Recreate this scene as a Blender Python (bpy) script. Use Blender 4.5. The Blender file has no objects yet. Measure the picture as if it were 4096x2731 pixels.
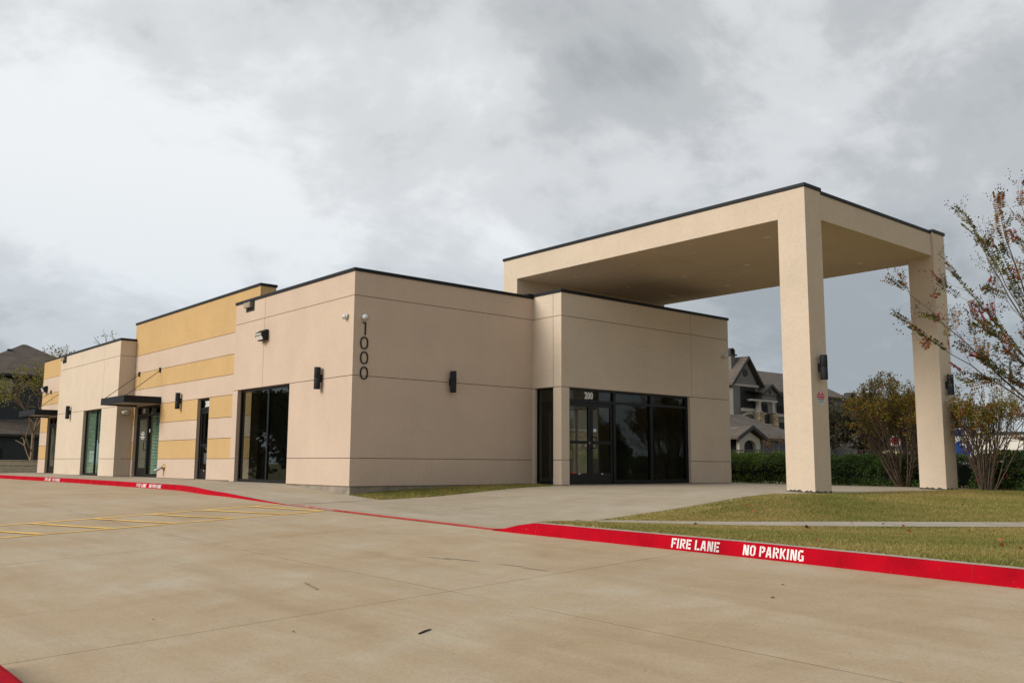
import bpy, math, random
import numpy as np
from mathutils import Vector, Matrix

# ------------------------------------------------------------------ camera, sky, sun, exposure
scene = bpy.context.scene
COL = scene.collection
R = math.radians
CAMP = Vector((-10.5332, -17.7617, 0.4903))
YAW, PITCH, ROLL = 0.7078, 0.1329, 0.0058
_f = Vector((math.sin(YAW) * math.cos(PITCH), math.cos(YAW) * math.cos(PITCH), math.sin(PITCH)))
_r = Vector((math.cos(YAW), -math.sin(YAW), 0)); _u = _r.cross(_f)
_cr = _r * math.cos(ROLL) + _u * math.sin(ROLL); _cu = -_r * math.sin(ROLL) + _u * math.cos(ROLL)
cam_d = bpy.data.cameras.new('camera'); cam = bpy.data.objects.new('camera', cam_d); COL.objects.link(cam)
cam_d.sensor_width = 36; cam_d.lens = 32.317; cam_d.clip_end = 5000; cam_d.clip_start = .05
cam.matrix_world = Matrix(((_cr.x, _cu.x, -_f.x, CAMP.x), (_cr.y, _cu.y, -_f.y, CAMP.y), (_cr.z, _cu.z, -_f.z, CAMP.z), (0, 0, 0, 1)))
scene.camera = cam

SUN_DIR = Vector((-.90, .26, .52)).normalized()          # towards the sun behind the clouds
world = bpy.data.worlds.new('World'); scene.world = world; world.use_nodes = True
wn = world.node_tree; wn.nodes.clear()
def N(nt, t, **kw):
    n = nt.nodes.new(t)
    for k, v in kw.items():
        if k in n.inputs.keys() if isinstance(k, str) else False: n.inputs[k].default_value = v
        else: setattr(n, k, v)
    return n
def L(nt, a, b): nt.links.new(a, b)
def ramp(nt, fac, stops, interp='LINEAR'):
    n = nt.nodes.new('ShaderNodeValToRGB'); n.color_ramp.interpolation = interp
    e = n.color_ramp.elements
    while len(e) < len(stops): e.new(.5)
    for i, (p, c) in enumerate(stops):
        e[i].position = p; e[i].color = (*c, 1) if len(c) == 3 else c
    L(nt, fac, n.inputs[0]); return n.outputs[0]
def math_(nt, op, a, b=None, clamp=False):
    n = nt.nodes.new('ShaderNodeMath'); n.operation = op; n.use_clamp = clamp
    for i, v in enumerate((a, b)):
        if v is None: continue
        if isinstance(v, (int, float)): n.inputs[i].default_value = v
        else: L(nt, v, n.inputs[i])
    return n.outputs[0]
def mixc(nt, fac, a, b, blend='MIX'):
    n = nt.nodes.new('ShaderNodeMix'); n.data_type = 'RGBA'; n.blend_type = blend
    for s, v in (('Factor', fac), ('A', a), ('B', b)):
        i = [x for x in n.inputs if x.name == s and (x.type == 'RGBA' or s == 'Factor')][0]
        if isinstance(v, (int, float)): i.default_value = v
        elif isinstance(v, tuple): i.default_value = (*v, 1)
        else: L(nt, v, i)
    return [o for o in n.outputs if o.type == 'RGBA'][0]
def noise(nt, vec, scale, detail=5, rough=.55, dist=0.):
    n = nt.nodes.new('ShaderNodeTexNoise'); n.inputs['Scale'].default_value = scale
    n.inputs['Detail'].default_value = detail; n.inputs['Roughness'].default_value = rough; n.inputs['Distortion'].default_value = dist
    if vec is not None: L(nt, vec, n.inputs['Vector'])
    return n.outputs['Fac']
SKY_OFF = (91., 42., 8.)
def build_sky():
    nt = wn
    out = N(nt, 'ShaderNodeOutputWorld'); bg = N(nt, 'ShaderNodeBackground')
    L(nt, bg.outputs[0], out.inputs[0])
    sky = N(nt, 'ShaderNodeTexSky'); sky.sky_type = 'NISHITA'; sky.sun_disc = False
    sky.sun_elevation = math.asin(SUN_DIR.z); sky.sun_rotation = math.atan2(SUN_DIR.x, SUN_DIR.y)
    tc = N(nt, 'ShaderNodeTexCoord'); sep = N(nt, 'ShaderNodeSeparateXYZ'); L(nt, tc.outputs['Generated'], sep.inputs[0])
    z = math_(nt, 'MAXIMUM', sep.outputs[2], 0.0)
    den = math_(nt, 'ADD', z, .42)
    cx = math_(nt, 'DIVIDE', sep.outputs[0], den); cy = math_(nt, 'DIVIDE', sep.outputs[1], den)
    comb = N(nt, 'ShaderNodeCombineXYZ'); L(nt, cx, comb.inputs[0]); L(nt, cy, comb.inputs[1])
    add = N(nt, 'ShaderNodeVectorMath'); add.operation = 'ADD'; L(nt, comb.outputs[0], add.inputs[0]); add.inputs[1].default_value = SKY_OFF
    big = noise(nt, add.outputs[0], .8, 3, .45, .4)
    mid = noise(nt, add.outputs[0], 2.3, 10, .60, .35)
    fine = noise(nt, add.outputs[0], 6.5, 8, .6, .2)
    c = math_(nt, 'ADD', math_(nt, 'ADD', math_(nt, 'MULTIPLY', big, .46), math_(nt, 'MULTIPLY', mid, .40)), math_(nt, 'MULTIPLY', fine, .14))
    cloud = ramp(nt, c, [(.385, (.325, .34, .355)), (.455, (.42, .435, .445)), (.52, (.565, .575, .585)), (.60, (.72, .73, .735))], 'EASE')
    hz = ramp(nt, z, [(0., (.82, .88, .93)), (.12, (.83, .88, .92)), (.30, (.98, .99, 1.)), (1., (1.08, 1.07, 1.05))])
    cl = mixc(nt, 1., cloud, hz, 'MULTIPLY')
    blue = mixc(nt, 1., sky.outputs[0], (.10, .10, .10), 'MULTIPLY')
    fin = mixc(nt, .95, blue, cl)
    L(nt, fin, bg.inputs[0]); bg.inputs[1].default_value = .58
build_sky()
sun_d = bpy.data.lights.new('sun', 'SUN'); sun = bpy.data.objects.new('sun', sun_d); COL.objects.link(sun)
sun_d.energy = 1.5; sun_d.angle = R(30); sun_d.color = (1., .95, .88)
sun.rotation_euler = SUN_DIR.to_track_quat('Z', 'Y').to_euler(); sun.location = (-30, -10, 30)
vs = scene.view_settings
vs.view_transform = 'Standard'; vs.look = 'None'; vs.gamma = 1; vs.exposure = 1.13; vs.use_curve_mapping = False
scene.cycles.max_bounces = 8; scene.cycles.transparent_max_bounces = 16; scene.cycles.use_denoising = True
scene.cycles.caustics_reflective = False; scene.cycles.caustics_refractive = False

rng = random.Random(11); nrng = np.random.default_rng(7)

# ------------------------------------------------------------------ helpers: objects
def wloc(o):
    v = Vector((0, 0, 0))
    while o is not None: v = v + o.location; o = o.parent
    return v
def tag(o, label=None, cat=None, group=None, kind=None):
    if label: o['label'] = label
    if cat: o['category'] = cat
    if group: o['group'] = group
    if kind: o['kind'] = kind
    return o
def empty(name, loc=(0, 0, 0), rz=0., parent=None):
    o = bpy.data.objects.new(name, None); COL.objects.link(o); o.empty_display_size = .2
    o.location = loc; o.rotation_euler = (0, 0, rz)
    if parent: o.parent = parent
    return o
def thing(name, label, cat, loc=(0, 0, 0), rz=0., group=None): return tag(empty(name, loc, rz), label, cat, group)
def mesh_np(name, V, F, mats, parent=None, mi=None, smooth=False, col=None, local=False):
    """V (n,3) array, F: (m,3|4) int array or list of lists"""
    V = np.asarray(V, dtype=np.float64)
    if parent is not None and not local:
        V = V - np.array(wloc(parent))
    me = bpy.data.meshes.new(name)
    if isinstance(F, np.ndarray):
        k = F.shape[1]; m = len(F)
        me.vertices.add(len(V)); me.vertices.foreach_set('co', V.astype(np.float32).ravel())
        me.loops.add(m * k); me.loops.foreach_set('vertex_index', F.astype(np.int32).ravel())
        me.polygons.add(m); me.polygons.foreach_set('loop_start', np.arange(0, m * k, k, dtype=np.int32))
        me.polygons.foreach_set('loop_total', np.full(m, k, dtype=np.int32))
        me.update(calc_edges=True)
    else:
        me.from_pydata([tuple(v) for v in V], [], F); me.update()
    for mt in (mats if isinstance(mats, (list, tuple)) else [mats]): me.materials.append(mt)
    if mi is not None: me.polygons.foreach_set('material_index', np.asarray(mi, dtype=np.int32))
    if smooth: me.polygons.foreach_set('use_smooth', np.ones(len(me.polygons), dtype=bool))
    if col is not None:
        a = me.attributes.new('col', 'FLOAT_COLOR', 'POINT'); C = np.ones((len(V), 4), dtype=np.float32); C[:, :3] = col
        a.data.foreach_set('color', C.ravel())
    o = bpy.data.objects.new(name, me); COL.objects.link(o)
    if parent is not None: o.parent = parent
    return o
class MB:
    def __init__(s): s.v = []; s.f = []; s.m = []
    def face(s, pts, m=0):
        i = len(s.v); s.v += [tuple(p) for p in pts]; s.f.append(list(range(i, i + len(pts)))); s.m.append(m); return s
    def box(s, x0, x1, y0, y1, z0, z1, m=0, fm=None):
        """fm: dict face->material, faces -x +x -y +y -z +z"""
        i = len(s.v)
        s.v += [(x0, y0, z0), (x1, y0, z0), (x1, y1, z0), (x0, y1, z0), (x0, y0, z1), (x1, y0, z1), (x1, y1, z1), (x0, y1, z1)]
        for k, q in (('-z', (0, 3, 2, 1)), ('+z', (4, 5, 6, 7)), ('-y', (0, 1, 5, 4)), ('+y', (2, 3, 7, 6)), ('-x', (0, 4, 7, 3)), ('+x', (1, 2, 6, 5))):
            s.f.append([i + a for a in q]); s.m.append((fm or {}).get(k, m))
        return s
    def bbox(s, x0, x1, y0, y1, z0, z1, b=.006, m=0):
        """box with small chamfered vertical+top edges"""
        ring = lambda d, z: [(x0 + d, y0, z), (x1 - d, y0, z), (x1, y0 + d, z), (x1, y1 - d, z), (x1 - d, y1, z), (x0 + d, y1, z), (x0, y1 - d, z), (x0, y0 + d, z)]
        ins = lambda d, z: [(min(max(x, x0 + d), x1 - d), min(max(y, y0 + d), y1 - d), z) for x, y, _ in ring(b, 0)]
        s.loft([ins(b, z0), ring(b, z0 + b), ring(b, z1 - b), ins(b, z1)], m, cap=True); return s
    def loft(s, rings, m=0, cap=True, closed=True):
        n = len(rings[0]); i = len(s.v)
        for r in rings: s.v += [tuple(p) for p in r]
        for k in range(len(rings) - 1):
            for j in range(n if closed else n - 1):
                a = i + k * n + j; b = i + k * n + (j + 1) % n
                s.f.append([a, b, b + n, a + n]); s.m.append(m)
        if cap:
            s.f.append([i + j for j in range(n)][::-1]); s.m.append(m)
            s.f.append([i + (len(rings) - 1) * n + j for j in range(n)]); s.m.append(m)
        return s
    def prism(s, poly, ax, a0, a1, m=0):
        """extrude a 2-d polygon along axis ax ('x','y','z')"""
        P = {'x': lambda a, p: (a, p[0], p[1]), 'y': lambda a, p: (p[0], a, p[1]), 'z': lambda a, p: (p[0], p[1], a)}[ax]
        return s.loft([[P(a0, p) for p in poly], [P(a1, p) for p in poly]], m)
    def tube(s, p0, p1, r0, r1=None, n=10, m=0, cap=True):
        r1 = r0 if r1 is None else r1
        p0 = Vector(p0); p1 = Vector(p1); d = (p1 - p0).normalized()
        a = d.orthogonal().normalized(); b = d.cross(a)
        rg = lambda p, r: [p + (a * math.cos(t) + b * math.sin(t)) * r for t in [2 * math.pi * k / n for k in range(n)]]
        return s.loft([rg(p0, r0), rg(p1, r1)], m, cap)
    def path(s, pts, r, n=8, m=0):
        for a, b in zip(pts[:-1], pts[1:]): s.tube(a, b, r, r, n, m)
        return s
    def lathe(s, prof, o=(0, 0, 0), ax=(0, 0, 1), n=16, m=0):
        d = Vector(ax).normalized(); a = d.orthogonal().normalized(); b = d.cross(a); o = Vector(o)
        rings = [[o + d * h + (a * math.cos(t) + b * math.sin(t)) * max(r, 1e-4) for t in [2 * math.pi * k / n for k in range(n)]] for r, h in prof]
        return s.loft(rings, m)
    def build(s, name, mats, parent=None, smooth=False, local=False):
        return mesh_np(name, s.v, s.f, mats, parent, s.m, smooth, None, local)
def struct(o): o['kind'] = 'structure'; return o
def copy_tree(o, parent=None):
    c = o.copy(); COL.objects.link(c); c.parent = parent
    for ch in list(o.children): copy_tree(ch, c)
    return c

# ------------------------------------------------------------------ materials
def newmat(name):
    m = bpy.data.materials.new(name); m.use_nodes = True
    nt = m.node_tree; b = nt.nodes['Principled BSDF']; g = nt.nodes.new('ShaderNodeNewGeometry')
    return m, nt, b, g.outputs['Position']
def addbump(nt, b, h, strength, dist):
    n = nt.nodes.new('ShaderNodeBump'); n.inputs['Strength'].default_value = strength; n.inputs['Distance'].default_value = dist
    L(nt, h, n.inputs['Height']); L(nt, n.outputs[0], b.inputs['Normal'])
def simple(name, c, rough=.6, metal=0., var=.10, vs_=3., bump=0., bs=60., bd=.004, spec=.4):
    m, nt, b, P = newmat(name)
    n = noise(nt, P, vs_, 6)
    lo = tuple(x * (1 - var) for x in c); hi = tuple(min(1, x * (1 + var)) for x in c)
    L(nt, ramp(nt, n, [(.3, lo), (.7, hi)]), b.inputs['Base Color'])
    b.inputs['Roughness'].default_value = rough; b.inputs['Metallic'].default_value = metal
    b.inputs['Specular IOR Level'].default_value = spec
    if bump: addbump(nt, b, noise(nt, P, bs, 3), bump, bd)
    return m
def stucco(name, c):
    m, nt, b, P = newmat(name)
    big = noise(nt, P, .9, 5, .6)
    fine = noise(nt, P, 17., 5, .7)
    col = ramp(nt, big, [(.28, tuple(x * .94 for x in c)), (.72, tuple(min(1, x * 1.05) for x in c))])
    sp = ramp(nt, fine, [(.28, (.915, .91, .905)), (.5, (1, 1, 1)), (.72, (1.045, 1.045, 1.045))])
    # faint vertical rain streaks
    mp = nt.nodes.new('ShaderNodeMapping'); mp.inputs['Scale'].default_value = (3.2, 3.2, .18); L(nt, P, mp.inputs[0])
    st = ramp(nt, noise(nt, mp.outputs[0], 1.6, 5, .6), [(.5, (1, 1, 1)), (.8, (.975, .97, .965))])
    L(nt, mixc(nt, 1., mixc(nt, 1., col, sp, 'MULTIPLY'), st, 'MULTIPLY'), b.inputs['Base Color'])
    b.inputs['Roughness'].default_value = .95; b.inputs['Specular IOR Level'].default_value = .08
    addbump(nt, b, noise(nt, P, 24., 6, .75), .55, .014)
    return m
def concrete(name, c1, c2, c3, scale=.45, pit=True):
    m, nt, b, P = newmat(name)
    a = noise(nt, P, scale, 8, .62, .6); a2 = noise(nt, P, scale * 3.3, 8, .65, .8)
    f = math_(nt, 'ADD', math_(nt, 'MULTIPLY', a, .55), math_(nt, 'MULTIPLY', a2, .45))
    base = ramp(nt, f, [(.33, c1), (.5, c2), (.66, c3)])
    sp = ramp(nt, noise(nt, P, 42., 5, .75), [(.25, (.76, .75, .74)), (.5, (1, 1, 1)), (.78, (1.12, 1.12, 1.12))])
    col = mixc(nt, 1., base, sp, 'MULTIPLY')
    # long soft tyre-worn streaks
    mp = nt.nodes.new('ShaderNodeMapping'); mp.inputs['Scale'].default_value = (2.6, .22, 1); mp.inputs['Rotation'].default_value = (0, 0, R(38)); L(nt, P, mp.inputs[0])
    st = ramp(nt, noise(nt, mp.outputs[0], 1.3, 7, .62, .5), [(.36, (.93, .92, .91)), (.52, (1, 1, 1)), (.70, (1.04, 1.05, 1.07))])
    col = mixc(nt, 1., col, st, 'MULTIPLY')
    sc_ = ramp(nt, noise(nt, P, .7, 9, .68, .9), [(.54, (1, 1, 1)), (.70, (1.05, 1.10, 1.18))])
    col = mixc(nt, 1., col, sc_, 'MULTIPLY')
    # darker oily blotches
    bl = ramp(nt, noise(nt, P, 1.05, 4, .5, 1.2), [(.69, (1, 1, 1)), (.80, (.80, .78, .75))])
    col = mixc(nt, 1., col, bl, 'MULTIPLY')
    if pit:
        vo = nt.nodes.new('ShaderNodeTexVoronoi'); vo.inputs['Scale'].default_value = 3.1; L(nt, P, vo.inputs['Vector'])
        pt = ramp(nt, vo.outputs['Distance'], [(.018, (.42, .40, .37)), (.032, (1, 1, 1))])
        col = mixc(nt, 1., col, pt, 'MULTIPLY')
    L(nt, col, b.inputs['Base Color'])
    L(nt, ramp(nt, a2, [(.3, (.62,) * 3), (.7, (.85,) * 3)]), b.inputs['Roughness'])
    b.inputs['Specular IOR Level'].default_value = .14
    addbump(nt, b, noise(nt, P, 70., 5, .7), .25, .004)
    return m
def attr_leaf(name, rough=.6, trans=.3):
    m = bpy.data.materials.new(name); m.use_nodes = True; nt = m.node_tree; b = nt.nodes['Principled BSDF']
    a = nt.nodes.new('ShaderNodeAttribute'); a.attribute_name = 'col'
    L(nt, a.outputs['Color'], b.inputs['Base Color']); b.inputs['Roughness'].default_value = rough; b.inputs['Specular IOR Level'].default_value = .25
    t = nt.nodes.new('ShaderNodeBsdfTranslucent'); L(nt, a.outputs['Color'], t.inputs[0])
    mx = nt.nodes.new('ShaderNodeMixShader'); mx.inputs[0].default_value = trans
    L(nt, b.outputs[0], mx.inputs[1]); L(nt, t.outputs[0], mx.inputs[2]); L(nt, mx.outputs[0], nt.nodes['Material Output'].inputs[0])
    return m
def glass(name, tint, ior=1.5):
    m = bpy.data.materials.new(name); m.use_nodes = True; nt = m.node_tree; nt.nodes.remove(nt.nodes['Principled BSDF'])
    tr = nt.nodes.new('ShaderNodeBsdfTransparent'); tr.inputs[0].default_value = (*tint, 1)
    gl = nt.nodes.new('ShaderNodeBsdfGlossy'); gl.inputs['Roughness'].default_value = .012; gl.inputs['Color'].default_value = (.86, .90, .88, 1)
    g = nt.nodes.new('ShaderNodeNewGeometry')
    bp = nt.nodes.new('ShaderNodeBump'); bp.inputs['Strength'].default_value = .012; bp.inputs['Distance'].default_value = .01
    L(nt, noise(nt, g.outputs['Position'], 1.1, 2), bp.inputs['Height']); L(nt, bp.outputs[0], gl.inputs['Normal'])
    dt = nt.nodes.new('ShaderNodeVectorMath'); dt.operation = 'DOT_PRODUCT'; L(nt, g.outputs['Incoming'], dt.inputs[0]); L(nt, g.outputs['Normal'], dt.inputs[1])
    k = math_(nt, 'POWER', math_(nt, 'SUBTRACT', 1., math_(nt, 'ABSOLUTE', dt.outputs['Value'])), 5.)
    fac = math_(nt, 'ADD', math_(nt, 'MULTIPLY', k, .96), .04, True)
    mx = nt.nodes.new('ShaderNodeMixShader'); L(nt, fac, mx.inputs[0]); L(nt, tr.outputs[0], mx.inputs[1]); L(nt, gl.outputs[0], mx.inputs[2])
    L(nt, mx.outputs[0], nt.nodes['Material Output'].inputs[0])
    return m
def coursed(name, c1, c2, hgt, wid, rough=.9, dark=.6):
    """far roof shingles: thin courses stepped along height, broken joints"""
    m, nt, b, P = newmat(name)
    br = nt.nodes.new('ShaderNodeTexBrick'); br.inputs['Scale'].default_value = 1.
    br.inputs['Brick Width'].default_value = wid; br.inputs['Row Height'].default_value = hgt; br.inputs['Mortar Size'].default_value = hgt * .10
    br.inputs['Color1'].default_value = (*c1, 1); br.inputs['Color2'].default_value = (*c2, 1); br.inputs['Mortar'].default_value = (*[x * dark for x in c1], 1)
    sp = nt.nodes.new('ShaderNodeSeparateXYZ'); L(nt, P, sp.inputs[0])
    cb = nt.nodes.new('ShaderNodeCombineXYZ'); L(nt, math_(nt, 'ADD', sp.outputs[0], sp.outputs[1]), cb.inputs[0]); L(nt, sp.outputs[2], cb.inputs[1])
    L(nt, cb.outputs[0], br.inputs['Vector'])
    v = ramp(nt, noise(nt, P, .8, 4), [(.3, (.82,) * 3), (.7, (1.15,) * 3)])
    L(nt, mixc(nt, 1., br.outputs['Color'], v, 'MULTIPLY'), b.inputs['Base Color']); b.inputs['Roughness'].default_value = rough
    addbump(nt, b, br.outputs['Fac'], -.6, .03)
    return m
M = {}
M['stA'] = stucco('stucco_rose_beige', (.545, .425, .33))
M['stB'] = stucco('stucco_cream', (.59, .492, .385))
M['stC'] = stucco('stucco_porch_cream', (.578, .475, .365))
M['stY'] = stucco('stucco_ochre', (.525, .35, .165))
M['seal'] = simple('joint_sealant', (.10, .075, .065), .8)
M['coping'] = simple('dark_coping_metal', (.012, .013, .016), .5, .1, .15, 2., spec=.2)
M['alu'] = simple('dark_bronze_aluminium', (.010, .0105, .012), .38, .25, .15, 4., spec=.35)
M['lampm'] = simple('charcoal_lamp_metal', (.018, .020, .023), .7, 0, .15, 20., .15, 200., .002, spec=.2)
M['glass'] = glass('window_glass', (.56, .59, .57))
M['glassg'] = glass('green_window_glass', (.80, .885, .835))
M['glassc'] = glass('clear_door_glass', (.86, .89, .87))
M['lot'] = concrete('tan_parking_concrete', (.345, .248, .145), (.40, .31, .202), (.43, .362, .268), .42)
M['apron'] = concrete('grey_drive_concrete', (.33, .27, .195), (.385, .325, .24), (.43, .375, .295), .6, False)
M['walk'] = concrete('walk_concrete', (.33, .285, .225), (.37, .325, .265), (.41, .365, .305), .8, False)
M['kerbc'] = simple('kerb_concrete', (.36, .315, .25), .85, 0, .16, 6., .2, 60.)
M['joint'] = simple('joint_filler', (.075, .055, .038), .9, 0, .5, 1.2)
M['found'] = simple('foundation_concrete', (.26, .22, .17), .9, 0, .35, 2.2, .5, 25., .01)
def redpaint(name, c, wear, under=(.44, .37, .28)):
    m, nt, b, P = newmat(name)
    n1 = noise(nt, P, 3., 5); base = ramp(nt, n1, [(.3, tuple(x * .86 for x in c)), (.7, tuple(x * 1.1 for x in c))])
    n2 = noise(nt, P, 34., 6, .75); w = ramp(nt, n2, [(wear, (0, 0, 0)), (wear + .05, (1, 1, 1))])
    dirt = ramp(nt, noise(nt, P, 1.7, 4), [(.52, (1, 1, 1)), (.78, (.62, .58, .58))])
    L(nt, mixc(nt, w, mixc(nt, 1., base, dirt, 'MULTIPLY'), under), b.inputs['Base Color'])
    b.inputs['Roughness'].default_value = .8; b.inputs['Specular IOR Level'].default_value = .06
    addbump(nt, b, noise(nt, P, 60., 4), .25, .004)
    return m
M['red'] = redpaint('red_kerb_paint', (.385, .0015, .011), .665)
M['redw'] = redpaint('worn_red_line_paint', (.50, .045, .035), .57)
M['yel'] = redpaint('yellow_line_paint', (.78, .50, .15), .64)
M['white'] = redpaint('white_stencil_paint', (.76, .70, .69), .60, (.50, .10, .11))
M['whitew'] = redpaint('worn_white_paint', (.72, .62, .58), .54)
M['wht'] = simple('white_plastic', (.55, .55, .54), .4, 0, .04)
M['print'] = simple('white_vinyl', (.70, .71, .70), .5, 0, .03)
M['blk'] = simple('black_digit', (.006, .006, .007), .4, 0, .1)
M['lens'] = simple('dark_lens', (.01, .01, .012), .1, 0, .05, spec=.6)
M['frost'] = simple('frosted_lens', (.62, .60, .54), .3, 0, .06)
M['brass'] = simple('weathered_brass', (.30, .20, .07), .45, .8, .3, 12.)
M['steel'] = simple('galvanised_steel', (.42, .43, .42), .45, .7, .15, 8.)
M['inwall'] = simple('interior_plaster', (.55, .53, .48), .9)
M['infloor'] = simple('interior_floor', (.22, .19, .15), .5)
M['slat'] = simple('blind_slat', (.62, .66, .58), .6, 0, .06)
M['grout'] = simple('grout', (.055, .05, .044), .9, 0, .4, 10.)
M['soil'] = simple('lawn_soil', (.31, .24, .075), .95, 0, .35, 2.5)
M['leaf'] = attr_leaf('leaf', .55, .3)
M['bark'] = simple('pale_bark', (.20, .135, .085), .85, 0, .35, 9.)
M['bark3'] = simple('brown_bark', (.105, .074, .05), .88, 0, .4, 9.)
M['bark2'] = simple('dark_bark', (.085, .062, .045), .9, 0, .35, 6.)
M['brickm'] = simple('cream_brick', (.70, .63, .47), .9, 0, .14, 5.)
M['mortar'] = simple('mortar', (.20, .17, .13), .95)
M['aptwall'] = simple('grey_siding', (.15, .14, .13), .85, 0, .08, 1.)
M['apttrim'] = simple('cream_trim', (.36, .33, .28), .8, 0, .06)
M['aptdark'] = simple('dark_trim', (.028, .027, .027), .7)
M['shing'] = coursed('brown_shingles', (.085, .067, .052), (.125, .10, .08), .17, .9)
M['house'] = simple('slate_siding', (.030, .035, .040), .8, 0, .08, 1.)
M['blueg'] = simple('blue_grey_siding', (.055, .075, .095), .8, 0, .06, 1.)
M['stone'] = [simple('stone_%s' % n, c, .9, 0, .2, 4., .3, 30., .01) for n, c in (('buff', (.34, .26, .16)), ('tan', (.27, .20, .12)), ('pale', (.42, .34, .23)), ('brown', (.20, .145, .085)))]
M['winvoid'] = simple('far_window_and_void_dark', (.014, .016, .018), .55, 0, .1, spec=.15)  # far window glass, also the dark fill painted over shaded openings
M['winl'] = simple('far_window_blind', (.26, .27, .25), .5, 0, .1)
M['iron'] = simple('black_iron', (.02, .02, .02), .6)
M['road'] = simple('road_concrete', (.34, .31, .27), .85, 0, .12, .6)

# ------------------------------------------------------------------ terrain heights
ZY = [-60, -30, -14.6, -12, -8, -6.3, -4.4, -2.5, 0, 1.3, 4, 7.3, 14, 30, 60]
ZZ = [-1.0, -.70, -.495, -.455, -.42, -.39, -.36, -.32, -.25, -.215, -.195, -.19, -.175, -.19, -.2]
def zg(y): return np.interp(y, ZY, ZZ)
def lot(x, y): return zg(y) + .046 * np.clip(np.asarray(x) + 2.3, -16, 0)
def kx(y):                                                   # foot of the kerb face
    t = np.clip((np.asarray(y, float) - 1.6) / 4.2, 0, 1); t = t * t * (3 - 2 * t)
    return -2.3 + .5 * t
def kh(y):                                                   # exposed kerb height
    return np.interp(y, [-9.0, -8.55, -8.2, -7.75, -1.7, -.6, 3.2, 5], [.15, .15, .10, 0, 0, .02, .125, .135])
WALKF = [(-.1, -7.6), (.55, -8.45), (1.28, -9.25), (3.04, -10.62), (4.57, -11.95), (8, -14.9), (14, -20.2), (22, -27)]
CP = []
for y in np.linspace(-1.5, -7.7, 9): CP.append((-2.3, y, zg(y)))
for y in (-8.6, -10, -12, -14, -17, -21, -26, -32, -40): CP.append((-2.1, y, zg(y) + .15))
CP += [(-.1, -1.35, -.258), (-.1, -3.26, -.294), (-.1, -5.3, -.34), (-.1, -6.55, -.363), (-.1, -7.3, -.376)]
CP += [(1.34, -1.25, -.21), (2.48, -1.25, -.139), (4.37, -1.25, -.03), (.0, -.0, -.19), (1.085, 0, -.12), (2.63, 0, -.06), (4.34, 0, -.015), (5.4, 0, -.01)]
CP += [(.73, -7.5, -.319), (1.79, -7.5, -.25), (2.66, -7.5, -.18), (3.78, -7.5, -.085), (4.5, -7.5, -.045), (5.1, -7.5, -.04), (6.4, -7.45, -.055)]
CP += [(x, -1.07, -.016) for x in (5.4, 7.5, 10, 12.4)] + [(14.2, -1, -.05), (14.2, -4.3, -.055), (14.2, -7, -.06), (9, -4.3, -.03), (9.5, -7.4, -.06), (12.9, -7.5, -.065), (3.5, -4.3, -.085), (1.6, -4.3, -.22), (12.4, 4, -.04), (14.2, 5, -.05)]
CP += [(x, y, -.365 + .004 * x) for x, y in WALKF[1:6]] + [(14, -20.2, -.33), (22, -27, -.33)]
CP += [(13.2, -8.2, -.08), (16, -9, -.10), (16, -4, -.07), (17, 2, -.07), (17, -14, -.18), (30, -10, -.15), (30, -25, -.25), (3, -16, -.38), (8, -20, -.38), (8, -9.8, -.16), (5, -9.2, -.17), (2.6, -8.4, -.25), (8, -30, -.5), (20, -40, -.5)]
CP = np.array(CP, float)
def _tk(d2): return np.where(d2 > 1e-12, .5 * d2 * np.log(np.maximum(d2, 1e-12)), 0)
_n = len(CP); _K = _tk(((CP[:, None, :2] - CP[None, :, :2]) ** 2).sum(-1)) + np.eye(_n) * .02
_P = np.c_[np.ones(_n), CP[:, :2]]
_w = np.linalg.solve(np.block([[_K, _P], [_P.T, np.zeros((3, 3))]]), np.r_[CP[:, 2], 0, 0, 0])
def site(x, y):
    x = np.atleast_1d(np.asarray(x, float)); y = np.atleast_1d(np.asarray(y, float)); sh = x.shape; out = np.empty(x.size)
    X = x.ravel(); Y = y.ravel()
    for i in range(0, X.size, 20000):
        a = np.c_[X[i:i + 20000], Y[i:i + 20000]]
        out[i:i + 20000] = _tk(((a[:, None] - CP[None, :, :2]) ** 2).sum(-1)) @ _w[:_n] + _w[_n] + a @ _w[_n + 1:]
    return out.reshape(sh)
def wallz(y): return np.interp(y, [-1.4, -.0, 3.0], [-.26, -.19, -.012])
def swalk(x, y):                                             # pavement beside the building
    k = kx(y) + .21; t = np.clip((x - k) / (0 - k), 0, 1)
    return (zg(y) + kh(y)) * (1 - t) + wallz(y) * t
def seg_grid(a, b, step): return np.linspace(a, b, max(2, int(round(abs(b - a) / step)) + 1))
def patch(name, xs, ys, zf, mat, parent=None, thick=.08, xr=None, xl=None):
    """slab with sampled top surface and skirts; xl/xr(y) give the x limits"""
    nx, ny = len(xs), len(ys); V = []
    for y in ys:
        x0 = xs[0] if xl is None else float(xl(y)); x1 = xs[-1] if xr is None else float(xr(y))
        for t in (np.array(xs) - xs[0]) / (xs[-1] - xs[0]): V.append((x0 + (x1 - x0) * t, y))
    V = np.array(V); Z = np.asarray(zf(V[:, 0], V[:, 1])).ravel(); top = np.c_[V, Z]
    F = []
    for j in range(ny - 1):
        for i in range(nx - 1):
            a = j * nx + i; F.append([a, a + 1, a + 1 + nx, a + nx])
    rim = [i for i in range(nx)] + [j * nx + nx - 1 for j in range(1, ny)] + [(ny - 1) * nx + i for i in range(nx - 2, -1, -1)] + [j * nx for j in range(ny - 2, 0, -1)]
    n0 = len(top); low = top[rim].copy(); low[:, 2] -= thick; k = len(rim)
    for a in range(k): b = (a + 1) % k; F.append([rim[b], rim[a], n0 + a, n0 + b])
    return mesh_np(name, np.r_[top, low], F, mat, parent)

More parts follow.
